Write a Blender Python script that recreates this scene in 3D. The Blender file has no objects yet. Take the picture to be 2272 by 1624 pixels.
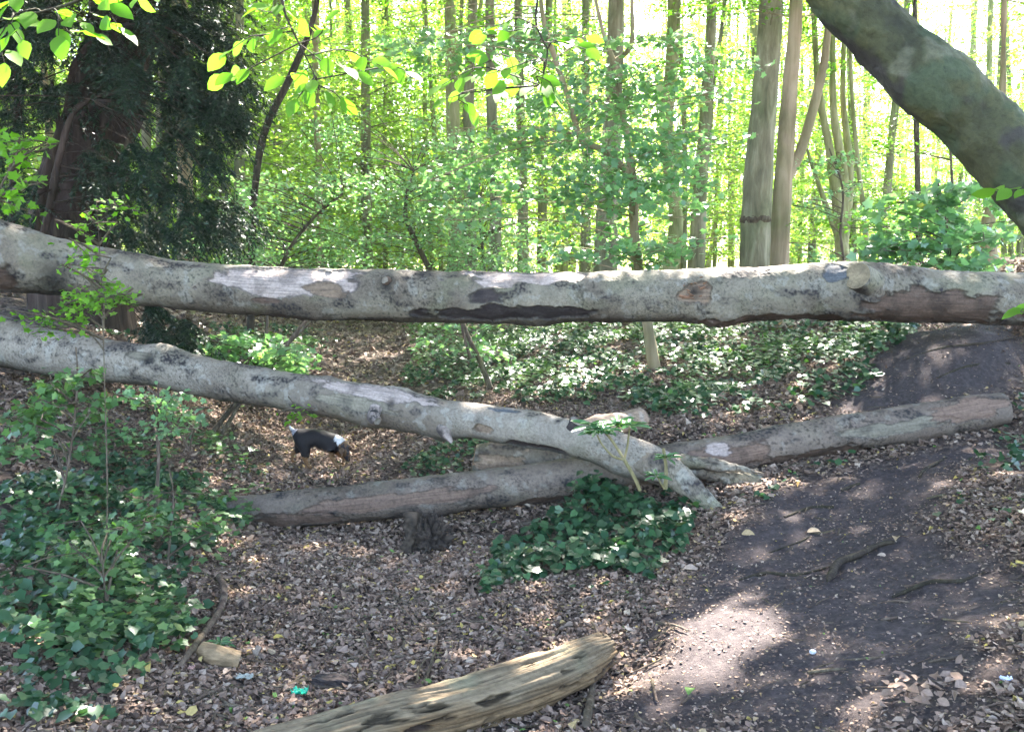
import bpy, math, random
import numpy as np
from mathutils import Vector

# ------------------------------------------------------------------ camera, sky, sun, exposure
SC = bpy.context.scene
COL = SC.collection
F_PX, CAMZ = 2182.0, 1.6
TH = math.atan(212.0 / F_PX)
cam = bpy.data.objects.new('camera', bpy.data.cameras.new('camera'))
COL.objects.link(cam)
cam.location = (0, 0, CAMZ)
cam.rotation_euler = (math.pi / 2 - TH, 0, 0)
cam.data.sensor_width = 36
cam.data.lens = 36 * F_PX / 2272
cam.data.clip_start = 0.05
cam.data.clip_end = 3000
SC.camera = cam
SUN_EL, SUN_AZ = math.radians(52), math.radians(14)      # azimuth from +Y towards +X
w = bpy.data.worlds.new('World')
SC.world = w
w.use_nodes = True
nt = w.node_tree
sky = nt.nodes.new('ShaderNodeTexSky')
sky.sky_type = 'NISHITA'
sky.sun_disc = False
sky.sun_elevation = SUN_EL
sky.sun_rotation = SUN_AZ
sky.dust_density = 2.0
bg = nt.nodes['Background']
bg.inputs['Strength'].default_value = 0.15
nt.links.new(sky.outputs[0], bg.inputs['Color'])
sun = bpy.data.objects.new('sun', bpy.data.lights.new('sun', 'SUN'))
COL.objects.link(sun)
sun.data.energy = 5.0
sun.data.angle = math.radians(0.53)
sun.data.color = (1.0, 0.95, 0.87)
SUN = np.array([math.sin(SUN_AZ) * math.cos(SUN_EL), math.cos(SUN_AZ) * math.cos(SUN_EL), math.sin(SUN_EL)])
sun.rotation_euler = Vector(SUN).to_track_quat('Z', 'Y').to_euler()
SC.view_settings.view_transform = 'Standard'
SC.view_settings.look = 'None'
SC.view_settings.exposure = 3.75
SC.view_settings.gamma = 1
SC.view_settings.use_white_balance = True
SC.view_settings.white_balance_temperature = 6600
SC.view_settings.white_balance_tint = 13
SC.render.engine = 'CYCLES'
SC.cycles.max_bounces = 8
SC.cycles.diffuse_bounces = 5
SC.cycles.glossy_bounces = 2
SC.cycles.transmission_bounces = 5
SC.cycles.caustics_reflective = False
SC.cycles.sample_clamp_indirect = 6.0
SC.cycles.use_denoising = True

rng = np.random.default_rng(11)
random.seed(11)


def U(a, b, n=None):
    return rng.uniform(a, b, n)


# ------------------------------------------------------------------ picture <-> world
def at(px, py, Y):
    dx, dy = (px - 1136) / F_PX, (812 - py) / F_PX
    d = np.array([dx, math.cos(TH) + dy * math.sin(TH), -math.sin(TH) + dy * math.cos(TH)])
    t = Y / d[1]
    return np.array([d[0] * t, Y, CAMZ + d[2] * t])


# ------------------------------------------------------------------ noise
_P = np.random.default_rng(3).permutation(256)
_P = np.concatenate([_P, _P, _P])
_G = np.random.default_rng(4).normal(size=(256, 3))
_G /= np.linalg.norm(_G, axis=1)[:, None]


def pn(p):
    p = np.asarray(p, float)
    i = np.floor(p).astype(int)
    f = p - i
    i &= 255
    u = f * f * f * (f * (f * 6 - 15) + 10)
    r = 0
    for dx in (0, 1):
        wx = u[..., 0] if dx else 1 - u[..., 0]
        for dy in (0, 1):
            wy = u[..., 1] if dy else 1 - u[..., 1]
            for dz in (0, 1):
                wz = u[..., 2] if dz else 1 - u[..., 2]
                h = _P[_P[_P[i[..., 0] + dx] + i[..., 1] + dy] + i[..., 2] + dz]
                g = _G[h]
                r = r + wx * wy * wz * (g[..., 0] * (f[..., 0] - dx) + g[..., 1] * (f[..., 1] - dy) + g[..., 2] * (f[..., 2] - dz))
    return r * 1.5


def fbm(p, o=4):
    p = np.asarray(p, float)
    a, s, r = 1.0, 1.0, 0
    for k in range(o):
        r = r + a * pn(p * s + 17.3 * k)
        a *= 0.5
        s *= 2.03
    return r


def sm(e0, e1, x):
    t = np.clip((x - e0) / (e1 - e0), 0, 1)
    return t * t * (3 - 2 * t)


# ------------------------------------------------------------------ terrain
CTRL = [(1136, 1624, 3.4), (700, 1624, 3.35), (400, 1624, 3.2), (0, 1624, 2.9), (1900, 1624, 3.0), (2272, 1624, 2.7),
        (1136, 1400, 4.35), (800, 1300, 4.9), (600, 1200, 5.75), (950, 1240, 5.45), (560, 1168, 6.2), (1200, 1190, 5.75),
        (1300, 1300, 4.75), (1550, 1400, 4.05), (1500, 1170, 5.35), (1620, 1150, 5.4), (1760, 1085, 5.7),
        (1900, 1250, 4.6), (2272, 1300, 3.85), (2272, 1050, 4.9), (2240, 960, 6.15), (1900, 1025, 6.0), (2060, 1150, 4.9),
        (2272, 860, 6.9), (2272, 722, 8.8), (2070, 722, 9.6), (1900, 800, 8.2), (1700, 930, 6.9), (1500, 960, 6.9),
        (1100, 1060, 6.8), (900, 1060, 7.1), (700, 1050, 7.7), (800, 950, 9.6), (560, 950, 9.5), (700, 870, 11.4), (850, 800, 14),
        (870, 740, 17), (740, 715, 19), (1100, 880, 9.3), (1400, 880, 8.4), (1400, 800, 10.2), (1400, 722, 12.8), (1100, 800, 12),
        (1050, 722, 15.5), (1700, 850, 8.4), (1700, 722, 11), (500, 870, 9.6), (300, 950, 7.4), (300, 1100, 5.9), (0, 1050, 5.5),
        (0, 1250, 4.2), (300, 1300, 4.5), (450, 1400, 4.25), (0, 850, 7.6), (200, 750, 9), (420, 700, 12.5), (550, 770, 11.5),
        (0, 700, 9.2), (600, 712, 16)]
cp = [at(*c) for c in CTRL]
for x, y, z in [(-8, 3, 1.0), (-8, 8, 1.45), (-9, 14, 1.6), (-12, 22, 1.5), (-5, 16, 1.35), (0, 26, 1.35), (5, 18, 1.5), (9, 24, 1.4),
                (6, 11, 1.55), (8, 6, 1.7), (7, 1, 1.3), (3.4, 7, 1.24), (4.4, 7, 1.34), (0, -5, 0.2), (-6, -4, 0.8), (6, -5, 0.9), (0, 0.5, 0.05),
                (-2.6, 1, .45), (2.6, 1, .5), (-12, -2, 1), (12, -2, 1.5), (0, 32, 1.25), (-14, 32, 1.4), (14, 32, 1.35), (-4.2, 7.0, 1.12), (-5.5, 6.8, 1.3)]:
    cp.append(np.array([x, y, z]))
cp = np.array(cp)
_c = cp[:, :2]


def _tps(d2):
    return 0.5 * d2 * np.log(d2 + 1e-9)


_n = len(cp)
A = np.zeros((_n + 3, _n + 3))
A[:_n, :_n] = _tps(((_c[:, None] - _c[None]) ** 2).sum(-1)) + np.eye(_n) * 0.12
A[:_n, _n] = 1
A[:_n, _n + 1:] = _c
A[_n:, :_n] = A[:_n, _n:].T
_w = np.linalg.solve(A, np.concatenate([cp[:, 2], np.zeros(3)]))


def H(x, y, detail=True):
    x = np.asarray(x, float)
    y = np.asarray(y, float)
    xr, yr = x.ravel(), y.ravel()
    o = np.empty(len(xr))
    for a in range(0, len(xr), 40000):
        q = np.stack([xr[a:a + 40000], yr[a:a + 40000]], 1)
        d2 = ((q[:, None] - _c[None]) ** 2).sum(-1)
        o[a:a + 40000] = _tps(d2) @ _w[:_n] + _w[_n] + q @ _w[_n + 1:]
    r = np.hypot(xr, yr - 10)
    far = 1.25 + 0.25 * pn(np.stack([xr * .03, yr * .03, 0 * xr], 1)) - 0.012 * np.clip(r - 40, 0, 400)
    k = sm(17, 26, r)
    o = np.clip(o, -0.6, 2.2) * (1 - k) + far * k
    if detail:
        o += 0.05 * fbm(np.stack([xr * 1.1, yr * 1.1, 0 * xr + 3], 1), 3) * sm(0, 3, r + 2)
        o += 0.012 * fbm(np.stack([xr * 9, yr * 9, 0 * xr], 1), 3)
    return o.reshape(x.shape)


def hz(x, y):
    return float(H(np.array([x]), np.array([y]))[0])


def hit(px, py):
    Y = np.concatenate([np.arange(1.5, 12, .02), np.arange(12, 60, .1)])
    P = np.array([at(px, py, 1.0)])
    d = P[0] - np.array([0, 0, CAMZ])
    X, Z = d[0] * Y, CAMZ + d[2] * Y
    h = H(X, Y)
    k = np.argmax(Z < h)
    if Z[k] >= h[k]:
        k = len(Y) - 1
    return np.array([X[k], Y[k], h[k]])


def poly_world(pts):
    out = []
    for i in range(len(pts)):
        a, b = np.array(pts[i], float), np.array(pts[(i + 1) % len(pts)], float)
        n = max(1, int(np.hypot(*(b - a)) / 120))
        for k in range(n):
            q = a + (b - a) * k / n
            out.append(hit(q[0], q[1])[:2])
    return np.array(out)


def inside(poly, x, y):
    r = np.zeros(len(x), bool)
    n = len(poly)
    for i in range(n):
        x1, y1 = poly[i]
        x2, y2 = poly[(i + 1) % n]
        c = ((y1 > y) != (y2 > y)) & (x < (x2 - x1) * (y - y1) / (y2 - y1 + 1e-12) + x1)
        r ^= c
    return r


# ------------------------------------------------------------------ mesh building
class MB:
    def __init__(s):
        s.v, s.f, s.t, s.c, s.n = [], [], [], [], 0

    def add(s, v, f, tint=None, col=None):
        v = np.asarray(v, float).reshape(-1, 3)
        if len(v) == 0:
            return
        s.v.append(v)
        s.f.append(np.asarray(f, int) + s.n)
        s.t.append(np.zeros(len(v)) if tint is None else np.broadcast_to(tint, (len(v),)))
        s.c.append(np.ones((len(v), 3)) * .5 if col is None else np.asarray(col).reshape(-1, 3))
        s.n += len(v)

    def build(s, name, mat, parent=None, origin=None, smooth=True, tint=False, col=False):
        v = np.concatenate(s.v)
        if origin is not None:
            v = v - np.asarray(origin)
        me = bpy.data.meshes.new(name)
        me.vertices.add(len(v))
        me.vertices.foreach_set('co', v.ravel())
        loops = np.concatenate([f.ravel() for f in s.f])
        tot = np.concatenate([np.full(len(f), f.shape[1]) for f in s.f])
        st = np.concatenate([[0], np.cumsum(tot)[:-1]])
        me.loops.add(len(loops))
        me.loops.foreach_set('vertex_index', loops)
        me.polygons.add(len(tot))
        me.polygons.foreach_set('loop_start', st)
        me.polygons.foreach_set('loop_total', tot)
        me.polygons.foreach_set('use_smooth', np.full(len(tot), smooth))
        me.update(calc_edges=True)
        if tint:
            a = me.attributes.new('tint', 'FLOAT', 'POINT')
            a.data.foreach_set('value', np.concatenate(s.t).astype(np.float32))
        if col:
            a = me.attributes.new('col', 'FLOAT_COLOR', 'POINT')
            c = np.concatenate(s.c)
            a.data.foreach_set('color', np.concatenate([c, np.ones((len(c), 1))], 1).astype(np.float32).ravel())
        me.materials.append(mat)
        o = bpy.data.objects.new(name, me)
        COL.objects.link(o)
        if parent is not None:
            o.parent = parent
            if origin is None:
                o.location = tuple(-np.array(parent.location))
        elif origin is not None:
            o.location = tuple(origin)
        return o


def tag(o, label=None, cat=None, group=None, kind=None):
    if label: o['label'] = label
    if cat: o['category'] = cat
    if group: o['group'] = group
    if kind: o['kind'] = kind
    return o


def thing(name, loc, label, cat, group=None):
    o = bpy.data.objects.new(name, None)
    o.empty_display_size = .2
    COL.objects.link(o)
    o.location = tuple(loc)
    return tag(o, label, cat, group)


def spline(pts, rad, ds):
    P = np.asarray(pts, float)
    R = np.asarray(rad, float)
    if len(P) == 2:
        P = np.array([P[0], P[0] * .67 + P[1] * .33, P[0] * .33 + P[1] * .67, P[1]])
        R = np.array([R[0], R[0] * .67 + R[1] * .33, R[0] * .33 + R[1] * .67, R[1]])
    E = np.concatenate([[2 * P[0] - P[1]], P, [2 * P[-1] - P[-2]]])
    Q, q = [], []
    for i in range(len(P) - 1):
        p0, p1, p2, p3 = E[i:i + 4]
        n = max(2, int(np.linalg.norm(p2 - p1) / ds))
        t = (np.arange(n) / n)[:, None]
        Q.append(.5 * ((2 * p1) + (-p0 + p2) * t + (2 * p0 - 5 * p1 + 4 * p2 - p3) * t * t + (-p0 + 3 * p1 - 3 * p2 + p3) * t ** 3))
        q.append(R[i] + (R[i + 1] - R[i]) * t[:, 0])
    Q.append(P[-1:])
    q.append(R[-1:])
    return np.concatenate(Q), np.concatenate(q)


def tube(mb, pts, rad, seg=8, ds=.1, ref=(0, 0, 1), disp=None, cap=True, colf=None, tint=0.0, capcol=None, capdepth=0.0):
    """sweep a circle; disp(s, th, P) -> radial offset; colf(s, th, P) -> colour"""
    Q, r = spline(pts, rad, ds)
    T = np.gradient(Q, axis=0)
    T /= np.linalg.norm(T, axis=1)[:, None] + 1e-12
    n1 = np.asarray(ref, float)[None] - T * (T @ np.asarray(ref, float))[:, None]
    n1 /= np.linalg.norm(n1, axis=1)[:, None] + 1e-9
    n2 = np.cross(T, n1)
    s = np.concatenate([[0], np.cumsum(np.linalg.norm(np.diff(Q, axis=0), axis=1))])
    th = np.arange(seg) * 2 * math.pi / seg
    D = np.cos(th)[None, :, None] * n1[:, None] + np.sin(th)[None, :, None] * n2[:, None]
    S, TT = np.meshgrid(s, th, indexing='ij')
    P0 = Q[:, None] + D * r[:, None, None]
    if disp is not None:
        dr = disp(S, TT, P0)
        V = P0 + D * dr[..., None]
    else:
        V = P0
    m, k = V.shape[:2]
    idx = np.arange(m * k).reshape(m, k)
    a, b = idx[:-1], idx[1:]
    f = np.stack([a, np.roll(a, -1, 1), np.roll(b, -1, 1), b], -1).reshape(-1, 4)
    col = None if colf is None else colf(S, TT, P0).reshape(-1, 3)
    mb.add(V, f, tint, col)
    if cap:
        for e, flip, sg in ((0, True, -1), (-1, False, 1)):
            rings = [V[e], Q[e] + (V[e] - Q[e]) * .93 - T[e] * sg * capdepth * .3, Q[e] + (V[e] - Q[e]) * .5 - T[e] * sg * capdepth, Q[e] + (V[e] - Q[e]) * .02 - T[e] * sg * capdepth * .8]
            if seg < 12:
                rings = [rings[0], rings[3]]
            W = np.stack(rings)
            if capdepth:
                W[1:] += pn(W[1:] * 40)[..., None] * .35 * capdepth * T[e]
            idc = np.arange(W.shape[0] * k).reshape(W.shape[0], k)
            a, b = idc[:-1], idc[1:]
            fc = np.stack([a, b, np.roll(b, -1, 1), np.roll(a, -1, 1)], -1) if not flip else np.stack([a, np.roll(a, -1, 1), np.roll(b, -1, 1), b], -1)
            cc = None
            if colf is not None:
                base = np.array(capcol if capcol is not None else (.2, .17, .13))
                rr = np.linalg.norm(W - Q[e], axis=-1)
                g = 1 + .18 * np.sin(rr * 420) + .35 * pn(W * 30)
                cc = base * g[..., None]
            mb.add(W, fc.reshape(-1, 4), tint, cc)
    return Q, r


# leaf templates: base at 0, tip +X, normal +Z; all faces quads
OV = (np.array([[0, 0, 0], [.3, .27, .05], [.68, .24, .03], [1, 0, -.06], [.68, -.24, .03], [.3, -.27, .05]]),
      np.array([[0, 3, 2, 1], [0, 5, 4, 3]]))
OV2 = (np.array([[0, 0, 0], [.14, .18, .03], [.35, .31, .06], [.6, .3, .05], [.83, .17, .01], [1, 0, -.08], [.83, -.17, .01], [.6, -.3, .05], [.35, -.31, .06], [.14, -.18, .03], [.5, 0, 0]]),
       np.array([[10, 0, 1, 2], [10, 2, 3, 4], [10, 4, 5, 6], [10, 6, 7, 8], [10, 8, 9, 0]])[:, ::-1])
DI = (np.array([[0, 0, 0], [.5, .33, .07], [1, 0, -.05], [.5, -.33, .07]]), np.array([[0, 3, 2, 1]]))
NE = (np.array([[0, 0, 0], [.5, .13, .01], [1, 0, -.1], [.5, -.13, .01]]), np.array([[0, 3, 2, 1]]))
LN = (np.array([[0, 0, 0], [.4, .12, .03], [.75, .12, .0], [1, 0, -.12], [.75, -.12, 0], [.4, -.12, .03]]), np.array([[0, 3, 2, 1], [0, 5, 4, 3]]))


def lobed(pts, c):
    o = np.array([(x, y, .03 * abs(y) * 4 - .08 * x * x) for x, y in pts] + [(c, 0, 0.0)])
    k = len(pts)
    f = [[k, (i + 2) % k, (i + 1) % k, i] for i in range(0, k, 2)]
    return o, np.array(f)


IV = lobed([(0, 0), (-.14, .32), (.14, .42), (.38, .5), (.56, .3), (.92, 0), (.56, -.3), (.38, -.5), (.14, -.42), (-.14, -.32)], .28)
MA = lobed([(0, 0), (-.06, .36), (.2, .3), (.5, .5), (.58, .24), (.95, 0), (.58, -.24), (.5, -.5), (.2, -.3), (-.06, -.36)], .3)
SHARD = (np.array([[0, .1, 0], [.1, .4, .08], [.6, .45, .0], [1, .1, .12], [.8, -.35, -.03], [.25, -.3, .06]]), np.array([[0, 3, 2, 1], [0, 5, 4, 3]]))


def unit(v):
    return v / (np.linalg.norm(v, axis=-1, keepdims=True) + 1e-12)


def leaves(mb, T, pos, head, nrm, size, tint=None, curl=None):
    V, Fc = T
    n = len(pos)
    if n == 0:
        return
    X = unit(head)
    N = unit(nrm - X * (nrm * X).sum(-1, keepdims=True))
    Y = np.cross(N, X)
    size = np.broadcast_to(size, (n,))
    z = V[None, :, 2] * (np.ones(n) if curl is None else curl)[:, None]
    W = pos[:, None] + size[:, None, None] * (V[None, :, 0:1] * X[:, None] + V[None, :, 1:2] * Y[:, None] + z[..., None] * N[:, None])
    f = (Fc[None] + (np.arange(n) * len(V))[:, None, None]).reshape(-1, Fc.shape[1])
    t = rng.random(n) if tint is None else tint
    mb.add(W, f, np.repeat(t, len(V)))


# ------------------------------------------------------------------ materials
def new_mat(name):
    m = bpy.data.materials.new(name)
    m.use_nodes = True
    t = m.node_tree
    for n in list(t.nodes):
        if n.type != 'OUTPUT_MATERIAL':
            t.nodes.remove(n)
    return m, t, t.nodes, t.links, [n for n in t.nodes if n.type == 'OUTPUT_MATERIAL'][0]


def ramp(N, L, src, stops):
    r = N.new('ShaderNodeValToRGB')
    e = r.color_ramp.elements
    while len(e) < len(stops):
        e.new(.5)
    for q, (p, c) in zip(e, stops):
        q.position = p
        q.color = (*c, 1)
    L.new(src, r.inputs[0])
    return r


def noise(N, L, scale, detail=4, rough=.6, vec=None, dist=0):
    n = N.new('ShaderNodeTexNoise')
    n.inputs['Scale'].default_value = scale
    n.inputs['Detail'].default_value = detail
    n.inputs['Roughness'].default_value = rough
    n.inputs['Distortion'].default_value = dist
    if vec is not None:
        L.new(vec, n.inputs['Vector'])
    return n


def leaf_mat(name, stops, trans=.4, rough=.4, spec=.5, tboost=1.3, tc=(1.5, 1.7, .45)):
    m, t, N, L, out = new_mat(name)
    a = N.new('ShaderNodeAttribute')
    a.attribute_name = 'tint'
    r = ramp(N, L, a.outputs['Fac'], stops)
    p = N.new('ShaderNodeBsdfPrincipled')
    L.new(r.outputs[0], p.inputs['Base Color'])
    p.inputs['Roughness'].default_value = rough
    p.inputs['Specular IOR Level'].default_value = spec
    tr = N.new('ShaderNodeBsdfTranslucent')
    mm = N.new('ShaderNodeMix')
    mm.data_type = 'RGBA'
    mm.blend_type = 'MULTIPLY'
    mm.inputs[0].default_value = 1
    L.new(r.outputs[0], mm.inputs[6])
    mm.inputs[7].default_value = (tc[0] * tboost, tc[1] * tboost, tc[2] * tboost, 1)
    L.new(mm.outputs[2], tr.inputs['Color'])
    mx = N.new('ShaderNodeMixShader')
    mx.inputs[0].default_value = trans
    L.new(p.outputs[0], mx.inputs[1])
    L.new(tr.outputs[0], mx.inputs[2])
    L.new(mx.outputs[0], out.inputs['Surface'])
    return m


def tint_mat(name, stops, rough=.85, trans=0.0, nz=0.0):
    m, t, N, L, out = new_mat(name)
    a = N.new('ShaderNodeAttribute')
    a.attribute_name = 'tint'
    r = ramp(N, L, a.outputs['Fac'], stops)
    p = N.new('ShaderNodeBsdfPrincipled')
    p.inputs['Roughness'].default_value = rough
    p.inputs['Specular IOR Level'].default_value = .3
    src = r.outputs[0]
    if nz:
        tc = N.new('ShaderNodeTexCoord')
        n = noise(N, L, 60, 3, .6, tc.outputs['Object'])
        rr = ramp(N, L, n.outputs[0], [(.3, (1 - nz,) * 3), (.7, (1 + nz,) * 3)])
        mm = N.new('ShaderNodeMix')
        mm.data_type = 'RGBA'
        mm.blend_type = 'MULTIPLY'
        mm.inputs[0].default_value = 1
        L.new(src, mm.inputs[6])
        L.new(rr.outputs[0], mm.inputs[7])
        src = mm.outputs[2]
    L.new(src, p.inputs['Base Color'])
    L.new(p.outputs[0], out.inputs['Surface'])
    return m


def col_mat(name, rough=.8, bump=.6, bscale=70, stretch=(1, 1, 1), spec=.3, dist=.007):
    """surface colour comes from the 'col' attribute (lichen, peeled bark, stains, painted light and shade), fine grain from noise"""
    m, t, N, L, out = new_mat(name)
    a = N.new('ShaderNodeAttribute')
    a.attribute_name = 'col'
    tc = N.new('ShaderNodeTexCoord')
    mp = N.new('ShaderNodeMapping')
    mp.inputs['Scale'].default_value = stretch
    L.new(tc.outputs['Object'], mp.inputs[0])
    n = noise(N, L, bscale, 5, .7, mp.outputs[0])
    rr = ramp(N, L, n.outputs[0], [(.28, (.62, .62, .62)), (.5, (1, 1, 1)), (.75, (1.3, 1.3, 1.3))])
    mm = N.new('ShaderNodeMix')
    mm.data_type = 'RGBA'
    mm.blend_type = 'MULTIPLY'
    mm.inputs[0].default_value = 1
    L.new(a.outputs['Color'], mm.inputs[6])
    L.new(rr.outputs[0], mm.inputs[7])
    p = N.new('ShaderNodeBsdfPrincipled')
    p.inputs['Roughness'].default_value = rough
    p.inputs['Specular IOR Level'].default_value = spec
    L.new(mm.outputs[2], p.inputs['Base Color'])
    b = N.new('ShaderNodeBump')
    b.inputs['Strength'].default_value = bump
    b.inputs['Distance'].default_value = dist
    L.new(n.outputs[0], b.inputs['Height'])
    L.new(b.outputs[0], p.inputs['Normal'])
    L.new(p.outputs[0], out.inputs['Surface'])
    return m


def bark_mat(name, c1, c2, c3, sc=9, zs=.22, bump=.7):
    m, t, N, L, out = new_mat(name)
    tc = N.new('ShaderNodeTexCoord')
    mp = N.new('ShaderNodeMapping')
    mp.inputs['Scale'].default_value = (1, 1, zs)
    L.new(tc.outputs['Object'], mp.inputs[0])
    n1 = noise(N, L, sc, 5, .65, mp.outputs[0], .4)
    n2 = noise(N, L, 1.7, 3, .5, tc.outputs['Object'])
    r1 = ramp(N, L, n1.outputs[0], [(.3, c1), (.52, c2), (.72, c3)])
    r2 = ramp(N, L, n2.outputs[0], [(.35, (.7, .8, .6)), (.6, (1.1, 1.08, 1.05))])
    mm = N.new('ShaderNodeMix')
    mm.data_type = 'RGBA'
    mm.blend_type = 'MULTIPLY'
    mm.inputs[0].default_value = 1
    L.new(r1.outputs[0], mm.inputs[6])
    L.new(r2.outputs[0], mm.inputs[7])
    p = N.new('ShaderNodeBsdfPrincipled')
    p.inputs['Roughness'].default_value = .85
    p.inputs['Specular IOR Level'].default_value = .2
    L.new(mm.outputs[2], p.inputs['Base Color'])
    b = N.new('ShaderNodeBump')
    b.inputs['Strength'].default_value = bump
    b.inputs['Distance'].default_value = .02
    L.new(n1.outputs[0], b.inputs['Height'])
    L.new(b.outputs[0], p.inputs['Normal'])
    L.new(p.outputs[0], out.inputs['Surface'])
    return m


G_BEECH = leaf_mat('beech_leaf', [(0, (.08, .17, .02)), (.5, (.12, .24, .03)), (1, (.17, .28, .05))], .55, .55, .2, 1.0, (1.2, 1.75, .45))
G_FAR = leaf_mat('far_leaf', [(0, (.09, .17, .03)), (.5, (.14, .25, .05)), (1, (.2, .32, .08))], .55, .35, .6, 1.5, (1.75, 1.65, .7))
G_CANOPY = leaf_mat('canopy_leaf', [(0, (.04, .06, .03)), (1, (.08, .1, .05))], .12, .5, .4, .8)  # dark, barely translucent, so the unseen crowns add little green light
G_MAPLE = leaf_mat('maple_leaf', [(0, (.09, .19, .10)), (.6, (.15, .28, .15)), (.95, (.2, .33, .18)), (1, (.28, .3, .1))], .48, .32, .8, 1.45, (1.35, 1.5, .7))
G_HERB = leaf_mat('herb_leaf', [(0, (.04, .10, .035)), (.6, (.08, .17, .06)), (1, (.14, .24, .08))], .3, .35, .6, 1.2)
G_IVY = leaf_mat('ivy_leaf', [(0, (.014, .046, .020)), (.55, (.032, .09, .036)), (.9, (.07, .15, .055)), (1, (.14, .18, .05))], .15, .36, .45, 1.0)
G_YEW = leaf_mat('yew_needles', [(0, (.008, .022, .012)), (.7, (.018, .045, .022)), (1, (.04, .08, .03))], .1, .5, .4, 1.0)
G_RHOD = leaf_mat('shiny_leaf', [(0, (.06, .15, .06)), (1, (.1, .22, .09))], .25, .25, .7, 1.0)
LITTER = tint_mat('leaf_litter', [(0, (.06, .04, .03)), (.3, (.155, .1, .07)), (.6, (.26, .18, .13)), (.86, (.38, .295, .22)), (.95, (.38, .27, .12)), (.985, (.42, .33, .08)), (1, (.12, .22, .05))], .75, nz=.25)
TWIG = bark_mat('twig_bark', (.05, .035, .028), (.11, .08, .06), (.2, .16, .12), 30, .3)
DARKTWIG = bark_mat('dark_twig', (.02, .016, .012), (.05, .038, .028), (.09, .07, .05), 30, .3)
BARK_G = bark_mat('grey_bark', (.10, .09, .06), (.2, .19, .125), (.34, .32, .23), 9, .2)
BARK_B = bark_mat('brown_bark', (.17, .13, .08), (.3, .23, .15), (.4, .32, .22), 7, .12)
BARK_O = bark_mat('olive_bark', (.12, .125, .055), (.24, .24, .12), (.34, .33, .2), 12, .2)
BARK_Y = bark_mat('yew_bark', (.02, .012, .009), (.045, .028, .022), (.1, .07, .055), 14, .12, 1.0)
LOGMAT = col_mat('log_surface', .75, .7, 55)
ROTMAT = col_mat('rotten_wood', .85, 1.0, 45, (.35, 1, 1), .2, .008)


# ------------------------------------------------------------------ ground
SOIL = [poly_world([(1380, 1624), (1440, 1420), (1570, 1230), (1700, 1110), (1800, 1060), (2050, 1010), (2235, 965), (2110, 1080), (2080, 1180), (2200, 1240), (2272, 1320), (2272, 1500), (2190, 1560), (2060, 1624)]),
        poly_world([(1900, 815), (2050, 724), (2272, 716), (2272, 895), (2150, 885), (2000, 905), (1850, 925), (1780, 920), (1880, 870)])]
SOILC = [(s, s.mean(0)) for s in SOIL]


def soil_mask(x, y):
    j = .35 * fbm(np.stack([x * 2.2, y * 2.2, 0 * x + 9], 1), 3)
    k = .35 * fbm(np.stack([x * 2.2, y * 2.2, 0 * x + 19], 1), 3)
    m = np.zeros(len(x))
    for dx in (-.12, 0, .12):
        for dy in (-.12, 0, .12):
            for s in SOIL:
                m += inside(s, x + dx + j * .5, y + dy + k * .5) / 9.
    return np.clip(m, 0, 1)


def make_ground():
    def axis(lo, hi, d, far):
        a = list(np.arange(lo, hi, d))
        st, p = d, hi
        while p < far:
            a.append(p); st *= 1.09; p += st
        a.append(far)
        st, p = d, lo - d
        b = []
        while p > -far:
            b.append(p); st *= 1.09; p -= st
        b.append(-far)
        return np.array(b[::-1] + a)
    xs = axis(-4.5, 4.5, .028, 900)
    ys = axis(2.2, 10.5, .03, 900)
    X, Yg = np.meshgrid(xs, ys, indexing='ij')
    x, y = X.ravel(), Yg.ravel()
    z = H(x, y)
    soil = soil_mask(x, y)
    near = (np.hypot(x, y - 6) < 12)
    lump = np.zeros(len(x))
    q = np.stack([x[near], y[near], 0 * x[near]], 1)
    lump[near] = .5 * fbm(q * 22, 3)
    z += lump * .012 + .018 * soil * np.where(near, np.abs(lump), 0)
    idx = np.arange(len(x)).reshape(X.shape)
    f = np.stack([idx[:-1, :-1], idx[1:, :-1], idx[1:, 1:], idx[:-1, 1:]], -1).reshape(-1, 4)
    m, t, N, L, out = new_mat('woodland_floor')
    tc = N.new('ShaderNodeTexCoord')
    a = N.new('ShaderNodeAttribute')
    a.attribute_name = 'tint'
    n1 = noise(N, L, 30, 6, .75, tc.outputs['Object'])
    n2 = noise(N, L, 90, 5, .8, tc.outputs['Object'])
    v = N.new('ShaderNodeTexVoronoi')
    v.inputs['Scale'].default_value = 32
    v.inputs['Randomness'].default_value = 1
    L.new(tc.outputs['Object'], v.inputs['Vector'])
    bw = N.new('ShaderNodeSeparateColor')
    L.new(v.outputs['Color'], bw.inputs[0])
    lit = ramp(N, L, bw.outputs[0], [(0, (.03, .02, .016)), (.4, (.08, .055, .042)), (.75, (.15, .105, .08)), (1, (.24, .18, .13))])
    soilc = ramp(N, L, n1.outputs[0], [(.25, (.034, .027, .029)), (.5, (.07, .056, .055)), (.68, (.125, .102, .096)), (.85, (.24, .2, .16))])
    mm = N.new('ShaderNodeMix')
    mm.data_type = 'RGBA'
    L.new(a.outputs['Fac'], mm.inputs[0])
    L.new(lit.outputs[0], mm.inputs[6])
    L.new(soilc.outputs[0], mm.inputs[7])
    p = N.new('ShaderNodeBsdfPrincipled')
    p.inputs['Roughness'].default_value = .9
    p.inputs['Specular IOR Level'].default_value = .25
    L.new(mm.outputs[2], p.inputs['Base Color'])
    b = N.new('ShaderNodeBump')
    b.inputs['Strength'].default_value = 1.0
    b.inputs['Distance'].default_value = .02
    L.new(n2.outputs[0], b.inputs['Height'])
    L.new(b.outputs[0], p.inputs['Normal'])
    L.new(p.outputs[0], out.inputs['Surface'])
    mb = MB()
    mb.add(np.stack([x, y, z], 1), f, soil)
    tag(mb.build('ground', m, tint=True), kind='structure')


make_ground()


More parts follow.
